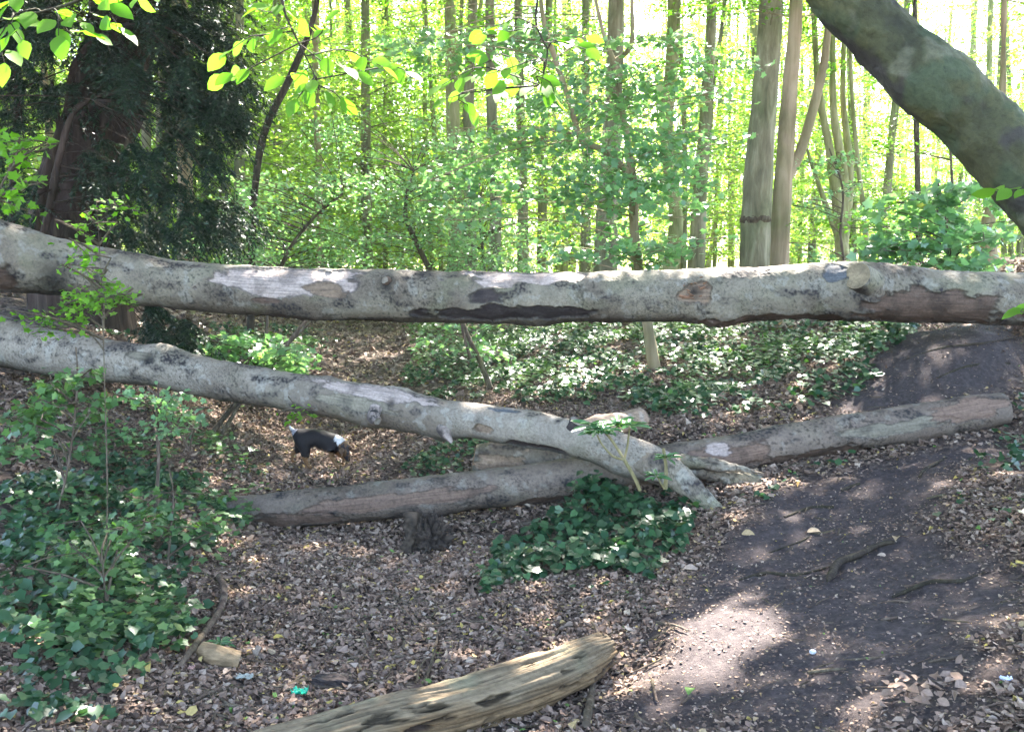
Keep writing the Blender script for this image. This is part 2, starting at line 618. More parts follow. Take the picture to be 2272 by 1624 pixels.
# ------------------------------------------------------------------ fallen logs
GREY = np.array([.29, .25, .18])
PALE = np.array([.50, .40, .34])
TAN = np.array([.30, .21, .14])
RED = np.array([.12, .078, .055])
BLK = np.array([.035, .026, .024])
SLATE = np.array([.10, .105, .11])


def logsurf(peels_and_lit, base=GREY, seed=0, bumps=(), crack=1.0, under=BLK, lichen=1.0, rough=.5, moss=.8):
    """peels: (s0, s1, th0, th1, depth, colour); bumps: (s, th, ds, dth, height)"""
    def mask(S, T, P, s0, s1, t0, t1):
        c, hs = (s0 + s1) / 2, (s1 - s0) / 2
        tc, ht = math.radians((t0 + t1) / 2), math.radians((t1 - t0) / 2)
        d = (T - tc + math.pi) % (2 * math.pi) - math.pi
        q = np.stack([S * 4, T * 1.3, S * 0 + seed * 7.7 + s0 * 3], -1)
        w1 = fbm(q * 1.6, 4)
        e = 1.1 - ((np.abs(S - c) / hs) ** 2.6 + (np.abs(d) / ht) ** 2.6) ** (1 / 2.6) + w1 * .42
        k = 14
        return 1 / (1 + np.exp(-(e - .18) * k * 2))

    def disp(S, T, P):
        r = .017 * rough * fbm(P * 5 + seed, 3) + .004 * rough * fbm(P * 30 + seed, 3)
        ck = pn(np.stack([S * 34, T * 5, S * 0 + seed], -1))
        r -= .003 * crack * sm(.12, .0, np.abs(ck)) * sm(-.1, .3, pn(P * 3 + seed + 5))
        for (s0, s1, t0, t1, dep, c) in peels_and_lit:
            m = mask(S, T, P, s0, s1, t0, t1)
            r = r - 1.5 * dep * m + .006 * np.exp(-((m - .2) / .14) ** 2)
        for (s, t, a, b, h) in bumps:
            d = (T - math.radians(t) + math.pi) % (2 * math.pi) - math.pi
            g = np.exp(-((S - s) / a) ** 2 - (d / math.radians(b)) ** 2)
            r = r + h * g * (1 + .35 * pn(P * 22))
        return r

    def colf(S, T, P):
        n = fbm(P * 6 + seed * 3, 4)[..., None]
        c = base * (1 + .25 * n)
        bw = sm(-.15, .5, fbm(P * np.array([1.4, 2.5, 2.5]) + 140 + seed, 3))[..., None]
        c = c * (1 - .7 * bw) + np.array([.14, .105, .075]) * .7 * bw
        gn = sm(.05, .6, fbm(P * 3.1 + 31 + seed, 3))[..., None]
        c = c * (1 - .5 * moss * gn) + np.array([.18, .185, .10]) * .5 * moss * gn
        li = sm(.25, .5, fbm(P * 11 + 60 + seed, 3))[..., None] * lichen
        c = c * (1 - .45 * li) + np.array([.38, .36, .30]) * .45 * li
        dk = (sm(.12, .6, fbm(P * np.array([4, 8, 8]) + 90 + seed, 5)) * (.6 + .8 * sm(-.2, .4, pn(P * 60))))[..., None]
        c = c * (1 - .82 * dk) + np.array([.055, .046, .04]) * .82 * dk
        cr = fbm(np.stack([S * 55, T * 9, S * 0 + seed], -1), 2)
        c = c * (1 - .5 * (sm(.08, 0, np.abs(cr)) * sm(0, .4, fbm(P * 3 + 70, 2)))[..., None])
        sp = sm(.25, .42, pn(P * 45 + seed))[..., None] * sm(0, .4, fbm(P * 2.5 + 8, 2))[..., None]
        c = c * (1 - .55 * sp)
        ck = pn(np.stack([S * 34, T * 5, S * 0 + seed], -1))
        ckm = (sm(.07, .0, np.abs(ck)) * sm(-.1, .3, pn(P * 3 + seed + 5)))[..., None] * crack
        c = c * (1 - .6 * ckm)
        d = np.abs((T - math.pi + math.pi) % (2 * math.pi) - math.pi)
        under_shade = sm(math.radians(120), math.radians(172), np.abs(((T + math.pi) % (2 * math.pi)) - math.pi) + .25 * n[..., 0])[..., None]  # painted shade: darkens the underside of the log
        c = c * (1 - .8 * under_shade) + np.asarray(under) * .7 * under_shade
        for (s0, s1, t0, t1, dep, pc) in peels_and_lit:
            m = mask(S, T, P, s0, s1, t0, t1)
            st = fbm(np.stack([S * 5, T * 14, S * 0 + seed], -1), 4)[..., None]
            bl = sm(.1, .5, fbm(P * 5 + 44 + s0, 3))[..., None]
            wc = np.asarray(pc) * (1 + .45 * st) * (1 - .35 * bl)
            edge = (np.exp(-((m - .5) / .28) ** 2))[..., None]
            c = c * (1 - m[..., None]) + wc * m[..., None]
            c = c * (1 - .55 * edge)
        for (s, t, a, b, h) in bumps:
            dd = (T - math.radians(t) + math.pi) % (2 * math.pi) - math.pi
            g = np.exp(-((S - s) / a) ** 2 - (dd / math.radians(b)) ** 2)[..., None]
            if h < 0:
                c = c * (1 - .85 * g)
        return np.clip(c, .01, .8)
    return disp, colf


def pxlog(L):
    """list of (px, py, half thickness in px, depth) -> points and radii"""
    pts = np.array([at(a, b, Y) for a, b, h, Y in L])
    rad = np.array([h / F_PX * Y for a, b, h, Y in L])
    return pts, rad


def s_of(pts, px):
    """arc length along a log at picture column px"""
    Q, r = spline(pts, np.ones(len(pts)), .02)
    s = np.concatenate([[0], np.cumsum(np.linalg.norm(np.diff(Q, axis=0), axis=1))])
    u = 1136 + F_PX * Q[:, 0] / (Q[:, 1] * math.cos(TH) - (Q[:, 2] - CAMZ) * math.sin(TH))
    return float(np.interp(px, u, s))


# the big upper trunk spanning the hollow
UP = [(-420, 470, 100, 6.3), (-150, 535, 88, 6.5), (0, 568, 74, 6.6), (110, 590, 62, 6.7), (230, 606, 53, 6.8), (400, 632, 51, 6.9), (600, 648, 52, 6.95), (850, 656, 53, 7),
      (1100, 661, 54, 7), (1300, 659, 52, 7), (1500, 656, 54, 6.95), (1700, 650, 57, 6.9), (1870, 648, 60, 6.85), (2000, 655, 56, 6.85), (2150, 661, 55, 6.8), (2272, 664, 54, 6.8),
      (2500, 668, 52, 6.7), (2800, 672, 48, 6.6)]
up, ur = pxlog(UP)
S = lambda x: s_of(up, x)
root = thing('fallen_beech', up[8] * np.array([1, 1, 0]) + [0, 0, hz(up[8][0], up[8][1])], 'long grey beech trunk lying level across the hollow, uppermost of the fallen logs', 'fallen trunk')
peels_and_lit = [(S(475), S(815), 8, 98, .010, PALE), (S(690), S(790), 60, 100, .004, TAN * .8), (S(1020), S(1320), -10, 60, .008, PALE * 1.05), (S(930), S(1330), 108, 150, .009, BLK),
         (S(1040), S(1120), 70, 100, .008, BLK * 1.4), (S(1500), S(1575), 55, 112, .014, TAN * .9), (S(1560), S(1760), -20, 28, .004, PALE * 1.1), (S(560), S(640), 100, 120, .006, RED),  # the palest top strip paints sunlight on the bark, not a peel
         (S(1905), S(2215), 70, 185, .010, RED), (S(2245), S(2500), 78, 185, .010, RED), (S(1500), S(1900), 138, 185, .008, RED * .7), (S(1815), S(1868), 20, 75, .003, SLATE), (S(-100), S(60), 100, 175, .008, RED * .8), (S(520), S(900), 150, 190, .006, BLK * 1.5)]
bumps = [(S(862), 62, .05, 24, -.035), (S(862), 60, .12, 45, .03), (S(1595), 158, .17, 32, .06), (S(1190), 178, .14, 30, .025), (S(1535), 80, .05, 16, -.02), (S(1535), 75, .14, 40, .022),
         (S(1990), 25, .07, 20, -.02), (S(1990), 25, .16, 35, .035), (S(1900), 38, .2, 40, .03), (S(130), 120, .12, 50, -.02), (S(700), 170, .2, 30, .02), (S(300), 170, .1, 30, .015)]
dsp, cf = logsurf(peels_and_lit, seed=1, bumps=bumps)
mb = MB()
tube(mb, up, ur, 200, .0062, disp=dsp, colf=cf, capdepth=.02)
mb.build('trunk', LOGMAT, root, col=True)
# sawn branch stub on it, its pale cut face turned to the viewer
mb = MB()
d2, c2 = logsurf([], seed=4, rough=.3)
a0, a1 = at(1958, 655, 6.85), at(1902, 612, 6.62)
tube(mb, [a0, (a0 + a1) / 2 + [0, 0, .005], a1], [.125, .106, .092], 64, .01, ref=(0, 0, 1), disp=d2, colf=c2, capcol=(.23, .18, .11), capdepth=.002)
tag(mb.build('branch_stub', LOGMAT, root, col=True), 'sawn branch stub with flat tan cut face')
# broken splinter knot
mb = MB()
k0 = at(1512, 632, 6.78)
for i in range(26):
    a = k0 + np.array([U(-.02, .15), U(-.01, .02), U(-.1, .05)])
    tube(mb, [a, a + [U(.02, .09), U(-.03, -.01), U(-.03, .03)]], [U(.006, .013), .002], 6, .02, disp=lambda S, T, P: .004 * pn(P * 60), colf=lambda S, T, P: np.ones(S.shape + (1,)) * np.array([.2, .105, .06]) * (1 + .8 * pn(P * 25)[..., None]))
tag(mb.build('broken_knot', ROTMAT, root, col=True), 'torn orange-brown splinters round a snapped knot')
# dark brown stub in the hole at px 860
mb = MB()
k0 = at(862, 628, 6.86)
tube(mb, [k0 + [0, .06, 0], k0 + [-.01, 0, .01], k0 + [-.02, -.03, .02]], [.05, .035, .022], 20, .006, ref=(0, 0, 1), disp=lambda S, T, P: .012 * pn(P * 40), colf=lambda S, T, P: (np.array([.10, .065, .045]) * (1 + .6 * pn(P * 30)[..., None])), capdepth=.01)
mb.build('knot', ROTMAT, root, col=True)

# the lower limb coming down from the left
LO = [(-330, 640, 62, 7.3), (-150, 705, 58, 7.3), (0, 757, 54, 7.25), (90, 778, 51, 7.2), (200, 795, 47, 7.1), (350, 815, 43, 6.95), (500, 845, 43, 6.8), (700, 878, 42, 6.6), (850, 905, 42, 6.45), (960, 925, 40, 6.35),
      (1060, 935, 37, 6.25), (1180, 953, 39, 6.1), (1300, 980, 40, 5.98), (1400, 1010, 41, 5.9), (1465, 1036, 38, 5.84), (1500, 1054, 30, 5.78)]
lp, lr = pxlog(LO)
S = lambda x: s_of(lp, x)
root = thing('fallen_bough', lp[9] * np.array([1, 1, 0]) + [0, 0, hz(lp[9][0], lp[9][1])], 'grey fallen limb sloping down from the left to a forked end on the bank', 'fallen limb')
peels_and_lit = [(S(700), S(960), 5, 60, .005, PALE * .85), (S(1060), S(1115), 85, 118, .007, TAN * .8), (S(1120), S(1300), 125, 160, .008, BLK * 1.6), (S(720), S(900), 60, 100, .003, GREY * .8), (S(1085), S(1150), 15, 35, .004, SLATE),
         (S(300), S(360), 40, 70, .004, GREY * .6)]
bumps = [(S(365), 2, .12, 35, .035), (S(350), 60, .05, 18, -.012), (S(875), 30, .25, 60, .02), (S(878), 58, .035, 14, -.03), (S(730), 0, .08, 30, .012), (S(885), 0, .1, 25, .018), (S(1260), 30, .06, 20, .03),
         (S(830), 150, .1, 30, .02), (S(990), 165, .1, 30, .03), (S(1390), 170, .1, 40, .02)]
dsp, cf = logsurf(peels_and_lit, seed=9, bumps=bumps, moss=.4, base=GREY * np.array([.98, .96, 1.02]), under=np.array([.07, .07, .05]))
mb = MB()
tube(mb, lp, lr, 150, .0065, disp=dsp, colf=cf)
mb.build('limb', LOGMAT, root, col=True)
for nm, L, lab, sd in (('prong', [(1420, 1018, 28, 5.84), (1480, 1046, 33, 5.74), (1528, 1082, 26, 5.63), (1570, 1115, 18, 5.55), (1608, 1143, 8, 5.48)], 'near prong with a splintered tip on the soil', 21),
                       ('prong', [(1450, 1026, 28, 5.95), (1540, 1040, 24, 5.95), (1600, 1052, 20, 5.93), (1660, 1070, 19, 5.9), (1710, 1083, 15, 5.85), (1755, 1092, 6, 5.8)], 'far prong, rotten and partly under ivy', 22),
                       ('splinter', [(1510, 1024, 16, 5.9), (1590, 1032, 12, 5.85), (1640, 1040, 6, 5.8), (1672, 1046, 2, 5.78)], None, 23)):
    p, r = pxlog(L)
    mb = MB()
    d2, c2 = logsurf([], seed=sd, rough=1.4, base=GREY * (.7 if sd == 22 else .95), bumps=[(.3, 200, .12, 40, -.02), (.2, 60, .03, 20, -.01)])
    tube(mb, p, r, 60, .008, disp=d2, colf=c2, capdepth=.01)
    e, e0 = p[-1], p[-2]
    for k in range(12):
        a = e0 + (e - e0) * U(-.3, .9) + rng.normal(0, .012, 3)
        b = a + unit(e - e0) * U(.03, .1) + rng.normal(0, .012, 3)
        tube(mb, [a, b], [U(.005, .012), .0015], 5, .02, colf=lambda S, T, P: np.ones(S.shape + (1,)) * np.array([.2, .165, .12]) * (1 + .5 * pn(P * 40)[..., None]))
    tag(mb.build(nm, LOGMAT, root, col=True), lab)
p, r = pxlog([(1255, 968, 22, 6.05), (1330, 950, 27, 6.15), (1395, 935, 24, 6.25), (1425, 928, 22, 6.3)])
mb = MB()
d2, c2 = logsurf([], seed=31, rough=1.0, base=TAN)
tube(mb, p, r, 60, .008, disp=d2, colf=c2, capcol=(.34, .27, .19), capdepth=.03)
for i in range(10):
    a = at(1420 + U(-4, 6), 928 + U(-18, 16), 6.28)
    tube(mb, [a, a + [U(.02, .05), U(-.02, .02), U(-.005, .025)]], [.009, .002], 5, .02, colf=lambda S, T, P: np.ones(S.shape + (1,)) * np.array([.36, .27, .19]))
tag(mb.build('broken_stub', LOGMAT, root, col=True), 'snapped branch stub with a ragged pale end')
for i, (L, c) in enumerate((([(835, 905, 16, 6.3), (828, 925, 14, 6.25), (838, 934, 9, 6.22)], PALE), ([(985, 950, 18, 6.25), (992, 966, 12, 6.2), (1003, 982, 4, 6.18)], PALE * 1.4), ([(1268, 950, 13, 5.95), (1278, 935, 11, 5.93)], BLK * 1.5))):
    p, r = pxlog(L)
    mb = MB()
    d2, c2 = logsurf([], seed=40 + i, rough=1.0, base=c * .7)
    tube(mb, p, r, 32, .006, ref=(1, 0, 0), disp=d2, colf=c2, capdepth=.01)
    mb.build('knot', LOGMAT, root, col=True)

# the middle log on the ground
MI = [(515, 1118, 18, 6.35), (560, 1132, 33, 6.3), (650, 1128, 38, 6.25), (800, 1115, 40, 6.2), (1000, 1093, 41, 6.2), (1200, 1070, 43, 6.2), (1400, 1042, 43, 6.2), (1600, 1012, 42, 6.2), (1800, 975, 42, 6.2), (2000, 944, 40, 6.2), (2130, 922, 39, 6.2), (2228, 906, 35, 6.2)]
mp_, mr = pxlog(MI)
S = lambda x: s_of(mp_, x)
peels_and_lit = [(S(1290), S(1480), 120, 160, .010, TAN * .7), (S(1130), S(1300), 128, 165, .010, RED), (S(1500), S(1700), 45, 140, .006, RED * 1.6), (S(1640), S(1950), 110, 165, .007, RED * 1.1),
         (S(700), S(1100), 60, 110, .003, RED * 1.5), (S(1560), S(1620), 20, 80, .003, PALE * .8), (S(1850), S(2100), 60, 100, .003, GREY * .7), (S(560), S(760), 90, 150, .003, RED * 1.3), (S(2060), S(2228), 20, 100, .004, RED * 1.6)]
dsp, cf = logsurf(peels_and_lit, seed=15, lichen=.6, moss=.3, base=np.array([.21, .16, .12]), under=np.array([.05, .035, .03]), bumps=[(S(950), 175, .15, 30, .02), (S(640), 175, .1, 40, .015)])
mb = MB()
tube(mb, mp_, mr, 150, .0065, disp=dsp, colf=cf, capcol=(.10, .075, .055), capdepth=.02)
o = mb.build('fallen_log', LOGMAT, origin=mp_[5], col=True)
tag(o, 'long brown-grey log resting on the ground under the forked limb, up to the right bank', 'log')

# short rotten log behind it
p, r = pxlog([(1052, 1012, 30, 6.62), (1072, 1015, 35, 6.62), (1160, 1018, 38, 6.6), (1290, 1016, 36, 6.55), (1440, 1010, 30, 6.5)])
mb = MB()
dsp, cf = logsurf([(0.0, .35, 60, 140, .008, TAN * .9)], seed=19, base=np.array([.2, .17, .13]), rough=1.2)
tube(mb, p, r, 90, .008, disp=dsp, colf=cf, capcol=(.30, .18, .10), capdepth=.05)
tag(mb.build('rotten_log', LOGMAT, origin=p[2], col=True), 'short rotten log with crumbling orange end, tucked behind the brown log', 'log')

# front rotting log
p, r = pxlog([(480, 1700, 50, 3.1), (640, 1662, 56, 3.2), (800, 1618, 58, 3.3), (1000, 1572, 60, 3.42), (1180, 1515, 58, 3.58), (1290, 1468, 50, 3.72), (1345, 1442, 36, 3.82)])


def rot_disp(S, T, P):
    g = fbm(np.stack([S * 2.2, np.cos(T) * 2.6, np.sin(T) * 2.6], -1), 5)
    fib = fbm(np.stack([S * 1.3, np.cos(T) * 9, np.sin(T) * 9], -1) + 5, 4)
    hole = sm(.30, .55, fbm(np.stack([S * 5, np.cos(T) * 2, np.sin(T) * 2], -1) + 51, 3))
    return .016 * g + .009 * fib - .03 * hole


def rot_col(S, T, P):
    fib = fbm(np.stack([S * 1.6, np.cos(T) * 12, np.sin(T) * 12], -1) + 5, 4)[..., None]
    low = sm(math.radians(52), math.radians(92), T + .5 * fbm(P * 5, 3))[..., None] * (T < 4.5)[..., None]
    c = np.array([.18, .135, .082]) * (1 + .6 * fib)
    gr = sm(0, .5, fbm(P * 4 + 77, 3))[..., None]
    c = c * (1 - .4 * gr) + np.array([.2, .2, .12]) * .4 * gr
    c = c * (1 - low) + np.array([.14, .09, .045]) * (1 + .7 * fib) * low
    hole = sm(.25, .5, fbm(np.stack([S * 5, np.cos(T) * 2, np.sin(T) * 2], -1) + 51, 3))[..., None]
    return np.clip(c * (1 - .75 * hole), .015, .7)


mb = MB()
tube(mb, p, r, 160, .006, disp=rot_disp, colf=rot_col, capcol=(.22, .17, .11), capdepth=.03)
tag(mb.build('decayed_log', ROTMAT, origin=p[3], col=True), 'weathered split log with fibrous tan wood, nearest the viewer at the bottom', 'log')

# leaning beech at the right with hanging branches
LE = [(2950, 1010, 150, 2.9), (2700, 860, 125, 2.9), (2520, 690, 92, 2.9), (2400, 535, 84, 2.95), (2300, 415, 79, 3.0), (2232, 345, 78, 3.0), (2150, 256, 77, 3.05), (2060, 178, 76, 3.05), (1968, 96, 71, 3.1), (1884, 0, 67, 3.1),
      (1800, -130, 66, 3.1), (1700, -330, 63, 3.15), (1580, -600, 60, 3.25), (1450, -1000, 62, 3.4), (1300, -1500, 50, 3.6)]
tp, tr = pxlog(LE)
gx = hz(tp[0][0] + .3, tp[0][1])
tp = np.concatenate([[[tp[0][0] + .25, tp[0][1], gx - .1]], tp])
tr = np.concatenate([[.24], tr])
S = lambda x: s_of(tp, x)
troot = thing('leaning_beech', (tp[0][0], tp[0][1], gx), 'thick green-grey beech trunk leaning in across the top right corner, with leafy hanging twigs', 'tree')
bumps = [(S(1905), 100, .1, 40, .015), (S(2200), 40, .12, 45, .02)]


def lean_col(S, T, P):
    n = fbm(P * 4, 4)[..., None]
    c = np.array([.065, .065, .026]) * (1 + .7 * n)
    g = sm(0, .45, fbm(P * 5 + 12, 4))[..., None]
    c = c * (1 - .6 * g) + np.array([.04, .062, .032]) * .6 * g
    d = sm(.1, .35, fbm(P * 4.2 + 40, 4))[..., None]
    c = c * (1 - .8 * d) + np.array([.035, .028, .026]) * .8 * d
    l = sm(.3, .5, fbm(P * 7 + 80, 3))[..., None]
    c = c * (1 - .5 * l) + np.array([.14, .135, .085]) * .5 * l
    return np.clip(c, .015, .5)


mb = MB()
tube(mb, tp, tr, 150, .008, ref=(0, -1, 0), disp=lambda S, T, P: .014 * fbm(P * 4, 3) + .005 * fbm(P * 22, 3), colf=lean_col)
mb.build('trunk', LOGMAT, troot, col=True)


# stump / root lump below the brown log
def lump(name, c, size, colr, label, cat, seed, amp=.3, mat=ROTMAT, n=70, fr=2.2):
    u = np.linspace(0, math.pi, n)
    v = np.arange(2 * n) * math.pi / n
    Uu, Vv = np.meshgrid(u, v, indexing='ij')
    D = np.stack([np.sin(Uu) * np.cos(Vv), np.sin(Uu) * np.sin(Vv), np.cos(Uu)], -1)
    r = 1 + amp * fbm(D * fr + seed, 4) + amp * .35 * fbm(D * fr * 5 + seed, 3)
    V = D * r[..., None] * np.array(size) * .5
    k = 2 * n
    idx = np.arange(n * k).reshape(n, k)
    a, b = idx[:-1], idx[1:]
    f = np.stack([a, b, np.roll(b, -1, 1), np.roll(a, -1, 1)], -1).reshape(-1, 4)
    cc = np.array(colr) * (1 + .9 * fbm(D * 6 + seed, 4))[..., None] * (.55 + .6 * sm(.75, 1.15, r))[..., None]
    mb = MB()
    mb.add(V + np.asarray(c), f, 0, np.clip(cc, .01, .7))
    return tag(mb.build(name, mat, origin=np.asarray(c), col=True), label, cat)


b = hit(950, 1235)
stump = thing('tree_stump', b, 'small dark rotten stump with crumbling roots under the brown log', 'stump')
o = lump('stump_body', b + [0, .12, .06], (.22, .2, .26), (.045, .034, .026), None, None, 3, .45, fr=3.0)
o.location = o.location - stump.location
o.parent = stump
for i, (dx, dz, a) in enumerate([(-.10, .1, -.04)]):
    mb = MB()
    q = b + np.array([dx, .08, dz])
    tube(mb, [q + [0, .05, .12], q, q + [a, -.06, -.13]], [.05, .045, .02], 30, .01, ref=(0, -1, 0), disp=lambda S, T, P: .032 * fbm(P * 16, 5), colf=lambda S, T, P: np.array([.06, .045, .032]) * (1 + .9 * fbm(P * 30, 3))[..., None])
    mb.build('root', ROTMAT, stump, col=True)


# ------------------------------------------------------------------ plants made of stems and flat leaf sprays
def sprayset(p0, d, L, W, n, droop=.2, tilt=.35, up=(0, 0, 1)):
    up = np.asarray(up, float)
    d = unit(np.asarray(d, float))
    side = unit(np.cross(up, d) + 1e-6)
    t = rng.random(n) ** .75
    u = U(-1, 1, n)
    wid = W * np.sin(np.clip(t * 1.1 + .12, 0, 1) * math.pi) ** .6
    pos = np.asarray(p0) + d * (t * L)[:, None] + side * (u * wid)[:, None] - up * (droop * L * t * t)[:, None] + rng.normal(0, .1 * W + .012, (n, 3))
    head = d * .6 + side * np.sign(u)[:, None] * (.4 + .6 * np.abs(u))[:, None] - up * U(.0, .5, n)[:, None] + rng.normal(0, .25, (n, 3))
    nr = up + rng.normal(0, tilt, (n, 3))
    return pos, head, nr


def twigs(mb, p0, d, L, W, droop, r, nside=4):
    up = np.array([0, 0, 1.])
    d = unit(np.asarray(d, float))
    side = unit(np.cross(up, d) + 1e-6)
    f = lambda t: np.asarray(p0) + d * t * L - up * droop * L * t * t
    tube(mb, [f(0), f(.35) + rng.normal(0, .02 * L, 3), f(.7), f(1)], [r, r * .7, r * .45, r * .2], 4, L / 5, ref=(.2, .3, 1), cap=False)
    for k in range(nside):
        t = U(.15, .85)
        s = 1 if k % 2 else -1
        a = f(t)
        e = a + side * s * W * U(.5, .95) + d * L * .2 - up * droop * L * .2
        tube(mb, [a, (a + e) / 2 + rng.normal(0, .02 * L, 3), e], [r * .45, r * .3, r * .15], 3, L / 4, ref=(.2, .3, 1), cap=False)


def tree_mesh_variant(k, kind):
    """trunk and crown arrays for far trees, unit height about 13 m, local origin at base"""
    tb, lb = MB(), MB()
    stems = []
    if kind == 'coppice':
        ns = rng.integers(3, 6)
        for i in range(ns):
            a = U(0, 6.28)
            sp = U(.5, 1.5)
            b0 = np.array([math.cos(a), math.sin(a), 0]) * .18
            P = [b0 * .6 + [0, 0, -.4], b0 + [0, 0, .3], b0 * (1.5 + sp) + [0, 0, 3], b0 * (1.5 + 3 * sp) + rng.normal(0, .25, 3) + [0, 0, 7], b0 * (1 + 5 * sp) + [0, 0, U(10, 13)]]
            stems.append((P, [.075, .06, .05, .035, .012]))
    else:
        lx, ly = rng.normal(0, .35, 2)
        P = [[0, 0, -.4], [0, 0, .3], [lx * .3, ly * .3, 3], [lx + U(-.1, .1), ly, 7], [lx * 1.6, ly * 1.5, 13]]
        r0 = .105 if kind == 'single' else .055
        stems.append((P, [r0 * 1.35, r0, r0 * .85, r0 * .65, r0 * .2]))
    for P, r in stems:
        tube(tb, P, r, 10, .35, ref=(0, -1, 0), disp=lambda S, T, P: .012 * fbm(P * 3, 2), cap=False)
    nb = {'coppice': 118, 'single': 104, 'slim': 84}[kind]
    for i in range(nb):
        P, r = stems[rng.integers(len(stems))]
        Q, rr = spline(P, r, .3)
        z = U(.9, 12.5) if i % 4 else U(.3, 4)
        j = int(np.argmin(np.abs(Q[:, 2] - z)))
        a = U(0, 6.28)
        d = np.array([math.cos(a), math.sin(a), U(-.1, .5)])
        L, W = U(.7, 2.1), U(.3, .7)
        twigs(tb, Q[j], d, L, W, .18, .011, 2)
        pos, hd, nr = sprayset(Q[j] + d * .25, d, L, W, rng.integers(80, 120), .18, .6)
        leaves(lb, DI, pos, hd, nr, U(.055, .1, len(pos)), np.clip(rng.normal(.5, .22, len(pos)) + U(-.15, .15), 0, 1))
    return tb, lb


VAR = []
for k, kind in enumerate(['coppice', 'single', 'slim', 'coppice', 'slim', 'single', 'slim']):
    tb, lb = tree_mesh_variant(k, kind)
    t = tb.build('trunk', [BARK_O, BARK_G, BARK_O, BARK_G, BARK_B, BARK_G, BARK_O][k])
    c = lb.build('crown', G_FAR, tint=True)
    COL.objects.unlink(t)
    COL.objects.unlink(c)
    VAR.append((kind, t, c))


def put_tree(name, x, y, k, rz, sc, label, group=None, cat='tree'):
    r = thing(name, (x, y, hz(x, y)), label, cat, group)
    r.rotation_euler = (0, 0, rz)
    r.scale = (sc, sc, sc)
    for o in VAR[k][1:]:
        c = o.copy()
        COL.objects.link(c)
        c.parent = r
    return r


placed = []


def far_stand():
    n = 0
    tries = 0
    while n < 200 and tries < 6000:
        tries += 1
        y = 15.5 + 50 * rng.random() ** 1.25
        x = U(-1, 1) * (.58 * y + 2)
        if n > 180:
            y = U(19.5, 34)
            x = y * U(-.27, -.04)
        if y < 19 and -4.0 < x < 0.6:
            continue
        u = x / y
        if u > .36 and y < 40 and rng.random() < .5:
            continue
        if min([99] + [math.hypot(x - a, y - b) for a, b in placed]) < 1.1 + y * .012:
            continue
        placed.append((x, y))
        k = rng.integers(len(VAR))
        nm = {'coppice': 'coppiced_hornbeam', 'single': 'beech_tree', 'slim': 'young_beech'}[VAR[k][0]]
        lb = {'coppice': ('several-stemmed hornbeam in the backlit stand beyond the fallen trunk', 'many-stemmed hornbeams of the far stand'),
              'single': ('straight-trunked beech in the backlit stand beyond the fallen trunk', 'straight beeches of the far stand'),
              'slim': ('thin young beech pole in the backlit stand beyond the fallen trunk', 'slim poles of the far stand')}[VAR[k][0]]
        put_tree(nm, x, y, k, U(0, 6.28), U(.85, 1.25), lb[0], lb[1])
        n += 1


